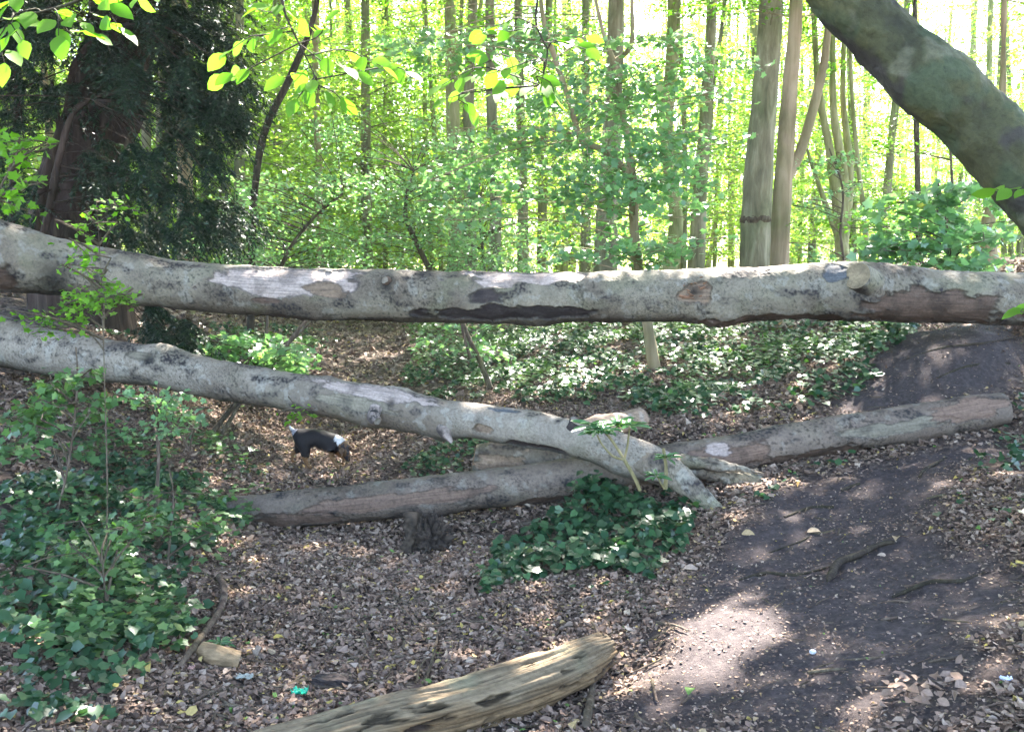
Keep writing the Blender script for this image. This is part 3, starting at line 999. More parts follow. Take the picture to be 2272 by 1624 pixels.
# prominent trunks: (base px, base py, depth, [(px, py)...], half widths px, bark, name, label)
TR = [((1676, 592), 13.5, [(1682, 400), (1700, 180), (1712, 0), (1722, -250)], [34, 31, 26, 25, 22], BARK_G, 'ash_tree', 'thick grey trunk with a dark ring scar, left of the smooth brown forked trunk'),
      ((1727, 594), 12.5, [(1738, 400), (1752, 200), (1765, 40), (1775, -250)], [20, 19, 17, 14, 11], BARK_B, 'sycamore_tree', 'smooth brown trunk forking low, right of the thick grey trunk'),
      ((1870, 596), 15, [(1862, 480), (1840, 330), (1815, 180), (1800, -60)], [17, 13, 9, 7, 5], BARK_O, 'hornbeam_tree', 'cluster of pale upright stems right of the brown forked trunk'),
      ((1545, 600), 17, [(1552, 440), (1566, 250), (1578, 60), (1580, -200)], [17, 16, 13, 11, 9], BARK_G, 'beech_tree', 'straight grey trunk just left of the thick ring-scarred trunk'),
      ((1478, 606), 16, [(1500, 500), (1480, 300), (1492, 120), (1505, -150)], [18, 15, 14, 14, 12], BARK_O, 'beech_tree', 'leaning olive trunk, second left of the thick ring-scarred trunk'),
      ((1340, 606), 15, [(1350, 430), (1360, 250), (1366, 60), (1368, -150)], [26, 23, 19, 18, 15], BARK_G, 'beech_tree', 'ivy-footed grey trunk behind the pale forked sapling'),
      ((1160, 606), 19, [(1160, 450), (1155, 250), (1150, 60), (1148, -150)], [13, 12, 10, 9, 7], BARK_G, 'beech_tree', 'slim pale trunk midway between the pair of trunks and the forked sapling'),
      ((1012, 606), 16, [(1010, 430), (1004, 230), (998, 60), (990, -150)], [17, 16, 14, 12, 10], BARK_O, 'beech_tree', 'left one of the close pair of trunks near the middle'),
      ((1045, 606), 17.5, [(1042, 430), (1040, 230), (1048, 60), (1055, -150)], [14, 13, 12, 10, 8], BARK_G, 'beech_tree', 'right pale one of the close pair of trunks near the middle'),
      ((1092, 606), 15, [(1100, 450), (1092, 280), (1088, 100), (1084, -150)], [14, 13, 12, 11, 9], BARK_G, 'beech_tree', 'furrowed trunk standing right of the close pair near the middle'),
      ((412, 600), 12.5, [(412, 450), (408, 280), (404, 100), (400, -150)], [17, 17, 16, 15, 13], BARK_B, 'beech_tree', 'pale brown trunk at the right edge of the dark yew'),
      ((552, 596), 12, [(562, 470), (585, 300), (640, 180), (690, 60), (720, -80)], [8, 7.5, 8, 8, 6, 4], DARKTWIG, 'young_beech', 'thin dark curving trunk right of the yew, bending to the right'),
      ((712, 606), 18, [(708, 480), (706, 350), (700, 150), (696, -100)], [9, 9, 8, 7, 5], BARK_B, 'beech_tree', 'thin brown trunk between the curving dark stem and the pair of trunks'),
      ((2198, 606), 12, [(2192, 500), (2215, 400), (2225, 200), (2228, -50)], [17, 14, 9, 7, 5], BARK_B, 'beech_tree', 'pinkish brown trunk at the right behind the leaning trunk'),
      ((2118, 606), 11, [(2116, 520), (2112, 400), (2105, 250)], [4, 4, 3, 2], TWIG, 'sapling', 'very thin brown stem right of the pale upright stems'),
      ((2040, 600), 20, [(2036, 400), (2032, 200), (2028, -100)], [7, 6, 6, 5], DARKTWIG, 'beech_tree', 'thin dark trunk under the leaning beech, against the bright gap'),
      ((2190, 590), 24, [(2192, 300), (2196, 100), (2200, -100)], [9, 8, 6, 5], BARK_O, 'beech_tree', 'dark slim trunk rising beyond the leaning beech in the bright sky gap'),
      ((1925, 600), 14, [(1918, 480), (1905, 380), (1890, 200), (1885, 50)], [6, 6, 5, 4, 3], BARK_O, 'beech_tree', 'thin stem right of the clustered pale stems')]


def prominent():
    for base, Y, path, hw, bark, nm, lab in TR:
        b0 = at(base[0], base[1], Y)
        g = hz(b0[0], b0[1])
        pts = [np.array([b0[0], b0[1], g - .3]), np.array([b0[0], b0[1], g + .05])] + [at(px, py, Y) for px, py in path]
        rs = [hw[0] * 1.3, hw[0] * 1.08] + list(hw[1:])
        rs = [r / F_PX * Y for r in rs]
        top = pts[-1] + (pts[-1] - pts[-2]) * 1.5
        pts.append(top)
        rs.append(rs[-1] * .5)
        root = thing(nm, (b0[0], b0[1], g), lab, 'sapling' if nm == 'sapling' else 'tree')
        mb = MB()
        big = hw[0] > 15
        tube(mb, pts, rs, 40 if big else 14, .06 if big else .15, ref=(0, -1, 0), disp=(lambda S, T, P: .012 * fbm(P * np.array([9, 9, 2.]), 4)) if big else (lambda S, T, P: .006 * fbm(P * 6, 2)), cap=False)
        extra = []
        if nm == 'sycamore_tree':
            extra.append(([(1745, 395), (1775, 340), (1815, 200), (1835, 90), (1850, -150)], [12, 11, 10, 8, 5], Y))
        if nm == 'hornbeam_tree':
            extra += [([(1866, 560), (1872, 400), (1850, 250), (1848, 100), (1850, -100)], [12, 11, 8, 6, 4], Y), ([(1872, 540), (1885, 380), (1870, 200), (1880, -50)], [11, 9, 6, 4], Y + .1), ([(1868, 550), (1820, 420), (1790, 330)], [8, 5, 3], Y)]
        if nm == 'ash_tree':
            ring = MB()
            Q, rr = spline(pts, rs, .02)
            c = at(1677, 487, Y)
            j = int(np.argmin(np.abs(Q[:, 2] - c[2])))
            tube(ring, [Q[j] - [0, 0, .05], Q[j], Q[j] + [0, 0, .05]], [rr[j] - .004, rr[j] + .012, rr[j] - .004], 40, .01, ref=(0, -1, 0), disp=lambda S, T, P: .022 * pn(P * 14), cap=False)
            tag(ring.build('ring_scar', TWIG, root), 'dark rough band round the trunk')
        for pp, hh, YY in extra:
            mb2 = MB()
            tube(mb2, [at(a, b, YY) for a, b in pp], [h / F_PX * YY for h in hh], 14, .12, ref=(0, -1, 0), disp=lambda S, T, P: .005 * fbm(P * 6, 2), cap=False)
            mb2.build('stem', bark, root)
        lb, tb = MB(), mb
        Q, rr = spline(pts, rs, .2)
        for i in range(16 if nm != 'sapling' else 6):
            z = U(4.6, 9) if nm != 'sapling' else U(2, 3)
            j = int(np.argmin(np.abs(Q[:, 2] - z)))
            a = U(0, 6.28)
            d = np.array([math.cos(a), math.sin(a), U(0, .5)])
            L, W = U(.8, 1.8), U(.3, .55)
            twigs(tb, Q[j], d, L, W, .15, .012, 3)
            pos, hd, nr = sprayset(Q[j] + d * .2, d, L, W, 90, .15, .4)
            leaves(lb, OV, pos, hd, nr, U(.05, .08, len(pos)))
        mb.build('trunk', bark, root)
        lb.build('crown', G_BEECH, root, tint=True)
        placed.append((b0[0], b0[1]))


def plant(name, label, stems, sprays, leafT, mat, size, dens, cat='shrub', stem_mat=TWIG, group=None, W=.35, tilt=.55, droop=.25):
    """stems: lists of (px, py, depth) with half widths px; sprays: (px, py, depth, length m, heading deg, n scale)"""
    f0 = stems[0][0][0]
    root = thing(name, at(*f0), label, cat, group)
    sb, lb = MB(), MB()
    heads = []
    for P, hw in stems:
        pts = [at(*q) for q in P]
        tube(sb, pts, [h / F_PX * q[2] for h, q in zip(hw, P)], 8, .05, ref=(0, -1, .1), disp=lambda S, T, P: .003 * fbm(P * 12, 2), cap=False)
        Q, r = spline(pts, np.ones(len(pts)), .05)
        heads.append(Q)
    allq = np.concatenate(heads)
    for (px, py, Y, L, ang, k) in sprays:
        c = at(px, py, Y)
        a = math.radians(ang)
        d = np.array([math.cos(a), math.sin(a), U(-.3, .4)])
        p0 = c - d * L * .5
        j = np.argmin(np.linalg.norm(allq - p0, axis=1) + .6 * np.abs(allq[:, 2] - p0[2] + .15))
        s = allq[j]
        if np.linalg.norm(p0 - s) > .02:
            tube(sb, [s, (s + p0) / 2 + [0, 0, .05 * np.linalg.norm(p0 - s)], p0], [.007, .005, .004], 4, .1, ref=(0, .1, 1), cap=False)
        twigs(sb, p0, d, L, W * L, droop, .004, 4)
        n = int(dens * L * L * k) + 3
        pos, hd, nr = sprayset(p0, d, L, W * L, n, droop, tilt)
        leaves(lb, leafT, pos, hd, nr, size * U(.65, 1.15, n), np.clip(rng.normal(.5, .2, n) + U(-.15, .15), 0, 1))
    sb.build('stem', stem_mat, root)
    lb.build('leaves', mat, root, tint=True)
    return root


def field(x0, x1, y0, y1, n, Y0, Y1, L0=.5, L1=.9, k=1.0):
    return [(U(x0, x1), U(y0, y1), U(Y0, Y1), U(L0, L1), U(0, 360), k) for _ in range(n)]


prominent()
far_stand()

# pale forked sapling in the middle
plant('field_maple', 'pale forked sapling on the right bank with layered blue-green leaves in front of the trunks',
      [([(1452, 822, 9.6), (1440, 740, 9.6), (1425, 650, 9.6), (1408, 520, 9.6), (1405, 410, 9.6)], [15, 12, 11, 10, 11]),
       ([(1405, 412, 9.6), (1390, 380, 9.6), (1340, 335, 9.55), (1290, 310, 9.5), (1265, 230, 9.4), (1235, 140, 9.3), (1205, 40, 9.2), (1190, -120, 9.1)], [10, 8, 7, 7, 6, 6, 5, 4]),
       ([(1405, 405, 9.6), (1395, 330, 9.6), (1385, 270, 9.65), (1372, 190, 9.7), (1362, 140, 9.7), (1335, 60, 9.7), (1310, -60, 9.7)], [9, 8, 7, 6, 6, 4, 3]),
       ([(1362, 140, 9.7), (1400, 100, 9.7), (1402, 0, 9.8), (1400, -120, 9.8)], [6, 5, 4, 3])],
      field(1180, 1600, 60, 200, 20, 9, 10.4) + field(1080, 1600, 200, 330, 30, 8.9, 10.6) + field(980, 1560, 330, 460, 36, 8.9, 10.4) + field(1250, 1540, 460, 580, 12, 9, 10.2) + field(900, 1200, 30, 120, 12, 9.5, 11),
      MA, G_MAPLE, .075, 105, cat='sapling', W=.42, stem_mat=BARK_B)
plant('hawthorn_shrub', 'small-leaved blue-green shrub filling the gap right of the yew above the fallen trunk',
      [([(960, 612, 12.4), (925, 540, 12.3), (900, 480, 12.2), (905, 420, 12.2), (918, 380, 12.2)], [6, 6, 5, 4, 2]), ([(620, 600, 12), (650, 540, 12), (700, 480, 12), (760, 430, 12)], [5, 4, 3, 2]),
       ([(1075, 612, 12.6), (1068, 520, 12.6), (1060, 450, 12.6)], [4, 3, 2])],
      field(470, 1180, 380, 600, 130, 11.3, 13.4, .5, .95) + field(700, 1150, 250, 400, 34, 11.8, 13.4),
      MA, G_MAPLE, .048, 150, W=.45)
plant('maple_sapling', 'spreading blue-green sapling below the leaning beech at the right',
      [([(2110, 640, 8.6), (2105, 540, 8.6), (2090, 450, 8.6), (2080, 400, 8.6)], [5, 4, 3, 2])],
      field(1960, 2230, 400, 590, 30, 8, 9.2, .4, .7), MA, G_MAPLE, .095, 170, cat='sapling')
plant('hawthorn_sapling', 'wispy small-leaved sapling in front of the clustered pale stems',
      [([(1880, 620, 11), (1865, 520, 11), (1870, 420, 11), (1840, 330, 11)], [3, 3, 2, 1.5])],
      field(1780, 1920, 320, 560, 12, 10.6, 11.4, .35, .55), MA, G_MAPLE, .05, 190, cat='sapling')
plant('hazel_sapling', 'leafy sapling at the left whose thin stems cross behind the fallen limb',
      [([(440, 1000, 8.2), (520, 900, 8.4), (600, 820, 8.6), (655, 740, 8.8), (700, 690, 9)], [6, 6, 5, 4, 3]), ([(470, 1000, 8.2), (540, 880, 8.4), (585, 780, 8.6), (595, 690, 8.8)], [5, 4, 4, 3]),
       ([(590, 780, 8.8), (640, 760, 8.8), (690, 712, 8.8)], [5, 4, 3])],
      field(430, 660, 740, 850, 24, 8.2, 9.2, .35, .6), MA, G_MAPLE, .075, 220, cat='sapling')
plant('leaning_sapling', 'thin leaning stems rooted in the ivy below the middle of the fallen trunk',
      [([(1088, 862, 9.4), (1065, 800, 9.5), (1045, 760, 9.6), (1020, 700, 9.7)], [7, 6, 5, 4]), ([(1045, 800, 9.5), (1028, 740, 9.5), (1022, 700, 9.5)], [4, 3, 3])],
      field(950, 1120, 700, 790, 8, 9.4, 10.4, .35, .5), MA, G_MAPLE, .06, 200, cat='sapling')

# left-hand near saplings with bright lobed leaves
plant('maple_sapling', 'tall thin sapling whose yellow-green leaves overlap the thick left end of the fallen trunk',
      [([(232, 1330, 4.4), (238, 1100, 4.5), (232, 850, 4.6), (226, 640, 4.7), (214, 450, 4.75)], [1.3, 1.3, 1.2, 1.1, .8])],
      field(170, 250, 440, 600, 9, 4.6, 4.85, .16, .26) + field(60, 260, 640, 720, 12, 4.5, 4.9, .2, .34) + field(190, 260, 560, 640, 3, 4.6, 4.8, .15, .2), MA, G_BEECH, .034, 330, cat='sapling')
plant('maple_sapling', 'slender sapling standing in front of the fallen limb at the far left',
      [([(118, 1170, 5.1), (148, 1050, 5.1), (165, 930, 5.1), (172, 830, 5.1), (168, 770, 5.1)], [3.5, 3, 2.5, 2, 1.2])],
      field(20, 230, 880, 1000, 11, 4.9, 5.4, .2, .34) + field(110, 240, 820, 900, 5, 5, 5.2, .15, .3), MA, G_HERB, .055, 420, cat='sapling')
plant('maple_sapling', 'bushy lime-topped sapling in front of the swollen part of the fallen limb',
      [([(345, 1130, 5.5), (352, 1020, 5.5), (350, 930, 5.5), (352, 850, 5.5)], [5, 4, 3, 2]), ([(420, 1000, 5.6), (400, 960, 5.6), (370, 900, 5.6)], [3, 3, 2])],
      field(270, 420, 840, 950, 14, 5.3, 5.7, .2, .32), MA, G_MAPLE, .04, 420, cat='sapling')
plant('maple_sapling', 'low leafy sapling beside the left end of the brown log',
      [([(372, 1260, 4.9), (378, 1180, 4.9), (385, 1100, 5), (370, 1010, 5)], [2.5, 2.2, 2, 1.2])],
      field(300, 470, 1040, 1180, 11, 4.8, 5.2, .2, .32), MA, G_HERB, .045, 420, cat='sapling')
plant('maple_sapling', 'broad-leaved seedling rising from the dark ivy in the lower left',
      [([(235, 1340, 4.0), (230, 1280, 4.0), (225, 1220, 4.0)], [3, 2.5, 2])],
      field(90, 330, 1150, 1230, 8, 3.9, 4.4, .22, .36), MA, G_HERB, .045, 260, cat='sapling')
plant('leafy_sapling', 'pale green leaf tips reaching in from the left edge below the yew',
      [([(-60, 700, 4.2), (-50, 560, 4.2), (-10, 440, 4.2), (20, 380, 4.2)], [4, 3, 3, 2])],
      field(-30, 80, 270, 450, 8, 4, 4.4, .14, .24), MA, G_BEECH, .045, 330, cat='sapling')
plant('leafy_twig', 'small bright leafy shoot hanging just below the limb above the dog',
      [([(640, 880, 6.4), (655, 900, 6.3), (665, 912, 6.3)], [1.5, 1, 1])],
      [(655, 908, 6.3, .22, 10, 1), (670, 912, 6.3, .18, 190, 1)], OV, G_BEECH, .05, 260, cat='sapling')


# rosette-leaved evergreen seedlings in front of the forked limb
def rosette(lb, c, n, L, up=(0, 0, 1)):
    a = np.arange(n) * 2 * math.pi / n + U(0, 1)
    d = np.stack([np.cos(a), np.sin(a), U(-.15, .45, n)], 1)
    leaves(lb, LN, np.repeat(np.asarray(c)[None], n, 0), d, np.tile([0, -.25, 1.], (n, 1)) + rng.normal(0, .15, (n, 3)), L * U(.75, 1.1, n))


def seedling(label, stems, heads, L):
    root = thing('rhododendron_seedling', at(*stems[0][0][0]), label, 'plant')
    sb, lb = MB(), MB()
    for P, hw in stems:
        tube(sb, [at(*q) for q in P], [h / F_PX * q[2] for h, q in zip(hw, P)], 8, .02, ref=(0, -1, .1), cap=False)
    for px, py, Y in heads:
        rosette(lb, at(px, py, Y), 9, L)
        rosette(lb, at(px, py - 5, Y), 6, L * .8)
    sb.build('stem', TWIG2, root)
    lb.build('leaves', G_RHOD, root, tint=True)


TWIG2 = bark_mat('green_stem', (.12, .11, .05), (.2, .17, .08), (.28, .23, .12), 30, .3)
seedling('tall forked seedling with whorls of pale long leaves in front of the forked limb',
         [([(1420, 1088, 5.1), (1408, 1060, 5.1), (1385, 1020, 5.12)], [4.5, 4, 4]), ([(1385, 1020, 5.12), (1360, 980, 5.15), (1342, 958, 5.15)], [3.5, 3, 3]), ([(1385, 1020, 5.12), (1360, 1012, 5.1), (1335, 985, 5.1), (1325, 965, 5.1)], [3, 2.5, 2, 2]), ([(1385, 1020, 5.12), (1392, 990, 5.15), (1397, 950, 5.15)], [3, 2.5, 2])],
         [(1342, 952, 5.12), (1325, 958, 5.08), (1396, 945, 5.15), (1310, 945, 5.18), (1370, 940, 5.2)], .125)
seedling('low seedling with two leaf whorls on a straight reddish stem, right of the taller one',
         [([(1476, 1085, 5.15), (1478, 1040, 5.15), (1472, 995, 5.15)], [5, 4, 3.5]), ([(1474, 1085, 5.1), (1465, 1070, 5.08), (1458, 1055, 5.08)], [2, 2, 1.5])],
         [(1478, 1016, 5.12), (1456, 1058, 5.05)], .085)
seedling('small whorled seedling growing over the bent stick in the lower left',
         [([(500, 1500, 3.95), (495, 1470, 3.95), (490, 1430, 3.95)], [2, 2, 1.5]), ([(515, 1500, 3.9), (512, 1480, 3.9)], [1.5, 1])], [(488, 1428, 3.95), (515, 1485, 3.9)], .07)


# ------------------------------------------------------------------ yew
def yew():
    root = thing('yew_tree', at(150, 620, 9.5), 'huge dark yew with drooping needle sprays and dead twigs at the left', 'tree')
    g = hz(*at(150, 620, 9.5)[:2])
    tb, lb, st = MB(), MB(), MB()
    trunk = [np.array([*at(175, 560, 9.8)[:2], g - .2]), at(165, 540, 9.8), at(175, 400, 9.9), at(235, 250, 10), at(270, 80, 10), at(290, -200, 10)]
    tube(tb, trunk, [.5, .42, .36, .33, .3, .25], 60, .06, ref=(0, -1, 0), disp=lambda S, T, P: .05 * fbm(np.stack([np.cos(T) * 3, np.sin(T) * 3, S * .5], -1), 4) + .02 * fbm(P * np.array([12, 12, 3]), 3), cap=False)
    paths = [trunk]
    for P, hw in (([(60, 620, 9), (85, 480, 9), (105, 380, 9), (150, 250, 9), (165, 150, 9), (230, 60, 9)], [14, 13, 11, 9, 8, 5]),
                  ([(90, 560, 8.8), (150, 280, 8.8), (200, 220, 8.8)], [9, 7, 4]),
                  ([(20, 620, 9.3), (30, 400, 9.3), (40, 200, 9.3), (30, 0, 9.3)], [11, 9, 8, 6]),
                  ([(110, 470, 9.2), (130, 300, 9.2), (115, 180, 9.2)], [6, 5, 3])):
        pts = [at(*q) for q in P]
        mb = MB()
        tube(mb, pts, [h / F_PX * q[2] for h, q in zip(hw, P)], 16, .06, ref=(0, -1, 0), disp=lambda S, T, P: .01 * fbm(P * 7, 3), cap=False)
        mb.build('stem', BARK_Y, root)
        paths.append(pts)
    allq = np.concatenate([spline(p, np.ones(len(p)), .1)[0] for p in paths])
    targets = []
    for i in range(215):
        px, py = U(-160, 300), U(-160, 510)
        if (70 < px < 240 and 270 < py < 520 and rng.random() < .6) or (px < 130 and 230 < py < 480 and rng.random() < .65):
            continue
        targets.append((px, py, U(8.3, 11)))
    for i in range(55):
        py = U(-60, 230)
        targets.append((U(320, 480 - .1 * abs(py - 100)), py, U(8.5, 10)))
    for (px, py) in [(400, 300), (430, 330), (330, 330), (380, 400), (450, 440), (500, 455), (400, 470), (350, 500), (480, 470), (260, 500), (420, 250), (460, 230), (500, 200), (520, 250),  (420, 140), (520, 150)]:
        for k in range(3):
            targets.append((px + U(-25, 25), py + U(-20, 20), U(8.2, 9.4)))
    for px, py in [(350, 690), (400, 700), (340, 740), (390, 730), (320, 700)]:
        for k in range(2):
            targets.append((px + U(-20, 20), py + U(-20, 25), U(7.6, 8.4)))
    for px, py, Y in targets:
        c = at(px, py, Y)
        j = np.argmin(np.linalg.norm(allq - c, axis=1) + .8 * np.maximum(0, c[2] - allq[:, 2] + .1))
        s = allq[j]
        L = np.linalg.norm(c - s)
        mid = (s + c) / 2 + [0, 0, .12 * L]
        tube(tb, [s, mid, c], [.003 + .0025 * L, .003 + .0015 * L, .002], 5, .15, ref=(0, .1, 1), cap=False)
        d0 = unit(c - mid)
        for k in range(9):
            d = unit(d0 * .7 + rng.normal(0, .55, 3) * [1, 1, .5] + [0, 0, -.25])
            n = 80
            Ls = U(.22, .5)
            t = rng.random(n)
            side = unit(np.cross(d, [0, 0, 1.]))
            sg = rng.choice([-1, 1], n)
            pos = c + d * (t * Ls)[:, None] + np.array([0, 0, -1.]) * (t * t * .12)[:, None]
            hd = d * .6 + side * (sg * .9)[:, None] + rng.normal(0, .25, (n, 3)) + [0, 0, -.15]
            leaves(lb, NE, pos, hd, np.tile([0, 0, 1.], (n, 1)) + rng.normal(0, .4, (n, 3)), U(.03, .065, n))
    for i in range(26):
        a = allq[rng.integers(len(allq))]
        e = a + rng.normal(0, .5, 3) * [1, .6, .5] + [.25, -.2, -.1]
        tube(tb, [a, (a + e) / 2 + rng.normal(0, .06, 3), e], [.012, .008, .003], 5, .1, ref=(0, .1, 1), cap=False)
    tb.build('trunk', BARK_Y, root)
    lb.build('needles', G_YEW, root, tint=True)


yew()


# ------------------------------------------------------------------ hanging beech twigs near the viewer
def hanging(P, sprays, Y0):
    sb, lb = MB(), MB()
    pts = [at(*q) for q in P]
    tube(sb, pts, np.linspace(.006, .0016, len(pts)), 6, .03, ref=(0, -1, .1), cap=False)
    Q, r = spline(pts, np.ones(len(pts)), .03)
    for (px, py, dx, dy, n, Y) in sprays:
        a, e = at(px, py, Y), at(px + dx, py + dy, Y + U(-.06, .06))
        j = np.argmin(np.linalg.norm(Q - a, axis=1))
        mid = (a + e) / 2 + rng.normal(0, .012, 3)
        tube(sb, [Q[j], a, mid, e], [.002, .0018, .0014, .0009], 5, .03, ref=(0, -1, .1), cap=False)
        t = np.linspace(.15, 1, n)
        pos = a + (e - a) * t[:, None]
        sg = np.where(np.arange(n) % 2, 1, -1)
        d = unit(e - a)
        sd = unit(np.cross(d, [0, -.5, 1.]))
        hd = d * .75 + sd * (sg * .8)[:, None] + np.array([0, 0, -.3]) + rng.normal(0, .25, (n, 3))
        hd[-1] = d + [0, 0, -.3]
        leaves(lb, OV2, pos, hd, np.tile([0, -.55, .75], (n, 1)) + rng.normal(0, .4, (n, 3)), U(.04, .064, n), U(.25, 1, n))
    b = sb.build('hanging_branch', DARKTWIG, troot)
    l = lb.build('leaves', G_BEECH, b, tint=True)
    l.location = (0, 0, 0)


hanging([(1790, -150, 3.05), (1400, -260, 2.8), (900, -200, 2.6), (640, -90, 2.5), (625, 0, 2.5), (650, 70, 2.5), (690, 150, 2.5), (710, 200, 2.5)],
        [(628, 20, 60, 40, 3, 2.5), (640, 60, -90, 30, 4, 2.45), (570, 80, -70, 40, 4, 2.45), (560, 150, -60, 20, 4, 2.5), (680, 110, 110, 50, 5, 2.55), (690, 150, -80, 30, 4, 2.5), (700, 170, -40, 50, 5, 2.48), (705, 190, 50, 30, 4, 2.5),
         (630, 10, -60, 10, 3, 2.5), (760, 110, 90, 40, 4, 2.6), (690, 90, 30, -40, 3, 2.5), (850, 150, 50, 10, 3, 2.65)], 2.5)
hanging([(1800, -130, 3.08), (1500, -150, 2.9), (1300, -100, 2.8), (1205, -30, 2.7), (1190, 60, 2.7), (1215, 110, 2.7), (1200, 190, 2.7)],
        [(1190, 60, -110, 20, 5, 2.65), (1150, 40, -80, 30, 3, 2.6), (1200, 95, 100, -10, 5, 2.7), (1230, 90, 70, 20, 4, 2.7), (1200, 130, -150, 40, 6, 2.6), (1080, 150, -100, 40, 5, 2.55), (1180, 140, -60, 40, 5, 2.7), (1190, 170, 40, 40, 5, 2.68), (1110, 120, -60, 30, 4, 2.6), (1200, 190, -110, 20, 4, 2.7),
         (1050, 200, -60, 20, 4, 2.6), (1020, 210, 20, 30, 3, 2.58)], 2.7)
hanging([(1700, -330, 3.1), (900, -500, 2.5), (300, -300, 2.2), (250, -60, 2.2), (200, -10, 2.2), (120, 20, 2.2), (30, 40, 2.2), (-40, 60, 2.2)],
        [(200, 0, 40, 10, 3, 2.2), (200, 30, 60, 30, 4, 2.2), (120, 20, 10, 60, 4, 2.2), (80, 20, -60, 40, 4, 2.2), (30, 40, -20, 100, 4, 2.2), (120, 20, 60, 30, 3, 2.2), (150, 70, 60, 10, 3, 2.2), (30, 30, 20, 60, 3, 2.2), (300, -10, 30, 0, 3, 2.3), (40, -10, -20, 20, 3, 2.2)], 2.2)
hanging([(2300, 430, 2.9), (2340, 520, 2.6), (2310, 600, 2.5), (2290, 520, 2.45)], [(2290, 420, -80, 0, 5, 2.5), (2300, 680, -30, 5, 3, 2.5)], 2.5)

# ------------------------------------------------------------------ unseen beech canopy, added to shade the hollow; gaps cut for sun patches
GAPS = []  # wanted sun patches; crown leaves on their sun line are cut away
for px, py, r in [(1600, 1440, .25), (1670, 1400, .2), (1560, 1490, .17), (1480, 1480, .12), (1420, 1500, .1), (2160, 1385, .08), (2080, 1440, .07), (1300, 1170, .09), (780, 780, .2), (700, 900, .15), (820, 850, .12), (1330, 1430, .1), (1160, 1480, .07), (520, 938, .25), (590, 940, .28), (650, 936, .28), (700, 930, .2), (840, 800, .4), (900, 785, .4), (790, 808, .3), (950, 770, .3), (740, 850, .2),
                  (660, 790, .25), (20, 835, .15), (400, 925, .12), (1700, 730, .3), (1620, 745, .25), (1330, 790, .2), (1760, 800, .15), (1650, 920, .15), (1800, 870, .15), (620, 1160, .05), (1330, 1140, .12), (1480, 850, .15), (270, 930, .12), (1900, 890, .12), (1060, 740, .3), (480, 745, .2)]:
    GAPS.append((hit(px, py), r))
for px, py, Y, r in [(1560, 600, 6.95, .2), (1680, 596, 6.9, .22), (1790, 592, 6.9, .2), (1880, 590, 6.85, .12), (1420, 606, 7, .1), (1280, 608, 7, .14), (1100, 610, 7, .12), (620, 605, 6.9, .14), (760, 606, 7, .14), (540, 600, 6.9, .08), (960, 610, 7, .05),
                     (860, 880, 6.4, .08), (760, 860, 6.5, .06), (1390, 955, 5.2, .12), (1180, 1450, 3.6, .1), (950, 1540, 3.4, .08), (850, 1570, 3.35, .08), (1020, 1500, 3.4, .06), (1290, 1425, 3.7, .12),
                     (700, 150, 2.5, .35), (1150, 120, 2.65, .4), (80, 60, 2.2, .35), (620, 60, 2.5, .25), (215, 480, 4.7, .1), (350, 860, 5.5, .06)]:
    GAPS.append((at(px, py, Y), r))


def in_gap(P):
    m = np.zeros(len(P), bool)
    for c, r in GAPS:
        v = P - c
        d = v - (v @ SUN)[:, None] * SUN
        m |= (np.linalg.norm(d, axis=1) < r) & (v @ SUN > 0)
    return m


def canopy():
    specs = [(-8.5, 7.5, 'unseen beech left of the yew, added to shade the hollow'), (9.5, 12, 'unseen beech beyond the right bank, added for its shade'), (-7, -3, 'unseen beech behind the viewer at the left, added for its shade'), (7.5, -2, 'unseen beech behind the viewer at the right, added for its shade'), (-10.5, 15, 'unseen beech beyond the yew, added for its shade')]
    n = 270000
    P = np.stack([U(-11, 11, n), U(-4, 21, n), U(7.2, 11.5, n)], 1)
    dens = fbm(P * .45 + 3, 3)
    P = P[(dens > -.62) & ((P[:, 1] > 0) | (rng.random(n) < .4)) & (rng.random(n) > sm(12.3, 16.0, P[:, 1]) * .84) & (P[:, 2] > 2.3 + .3 * P[:, 1])]
    own = np.argmin([np.hypot(P[:, 0] - a, P[:, 1] - b) for a, b, _ in specs], 0)
    for i, (a, b, lab) in enumerate(specs):
        g = hz(a, b)
        root = thing('unseen_shade_beech', (a, b, g), lab, 'tree')
        tb, lb = MB(), MB()
        tube(tb, [[a, b, g - .3], [a, b, g + 1], [a + .2, b, 6], [a * .95, b, 12], [a * .9, b, 15]], [.4, .3, .25, .18, .08], 20, .4, ref=(0, -1, 0), cap=False)
        q = P[own == i]
        for k in range(14):
            if len(q):
                e = q[rng.integers(len(q))]
                tube(tb, [[a + .1, b, U(5.5, 7.5)], [(a + e[0]) / 2, (b + e[1]) / 2, e[2]], e], [.09, .05, .012], 8, .5, ref=(0, .1, 1), cap=False)
        tb.build('trunk', BARK_G, root)
        keep = q
        m = ~in_gap(keep + [.05, 0, 0])
        keep = keep[m]
        d = rng.normal(0, 1, (len(keep), 3)) * [1, 1, .4]
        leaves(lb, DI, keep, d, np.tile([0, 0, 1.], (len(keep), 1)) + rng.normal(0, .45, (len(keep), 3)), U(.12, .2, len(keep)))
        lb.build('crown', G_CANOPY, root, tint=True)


canopy()


# ------------------------------------------------------------------ leaf litter, ivy
def scatter(polys, n, x0, x1, y0, y1):
    x, y = U(x0, x1, n), U(y0, y1, n)
    m = np.zeros(n, bool)
    for p in polys:
        j = fbm(np.stack([x * 3, y * 3, 0 * x], 1), 3) * .12
        m |= inside(p, x + j, y + j)
    return x[m], y[m]


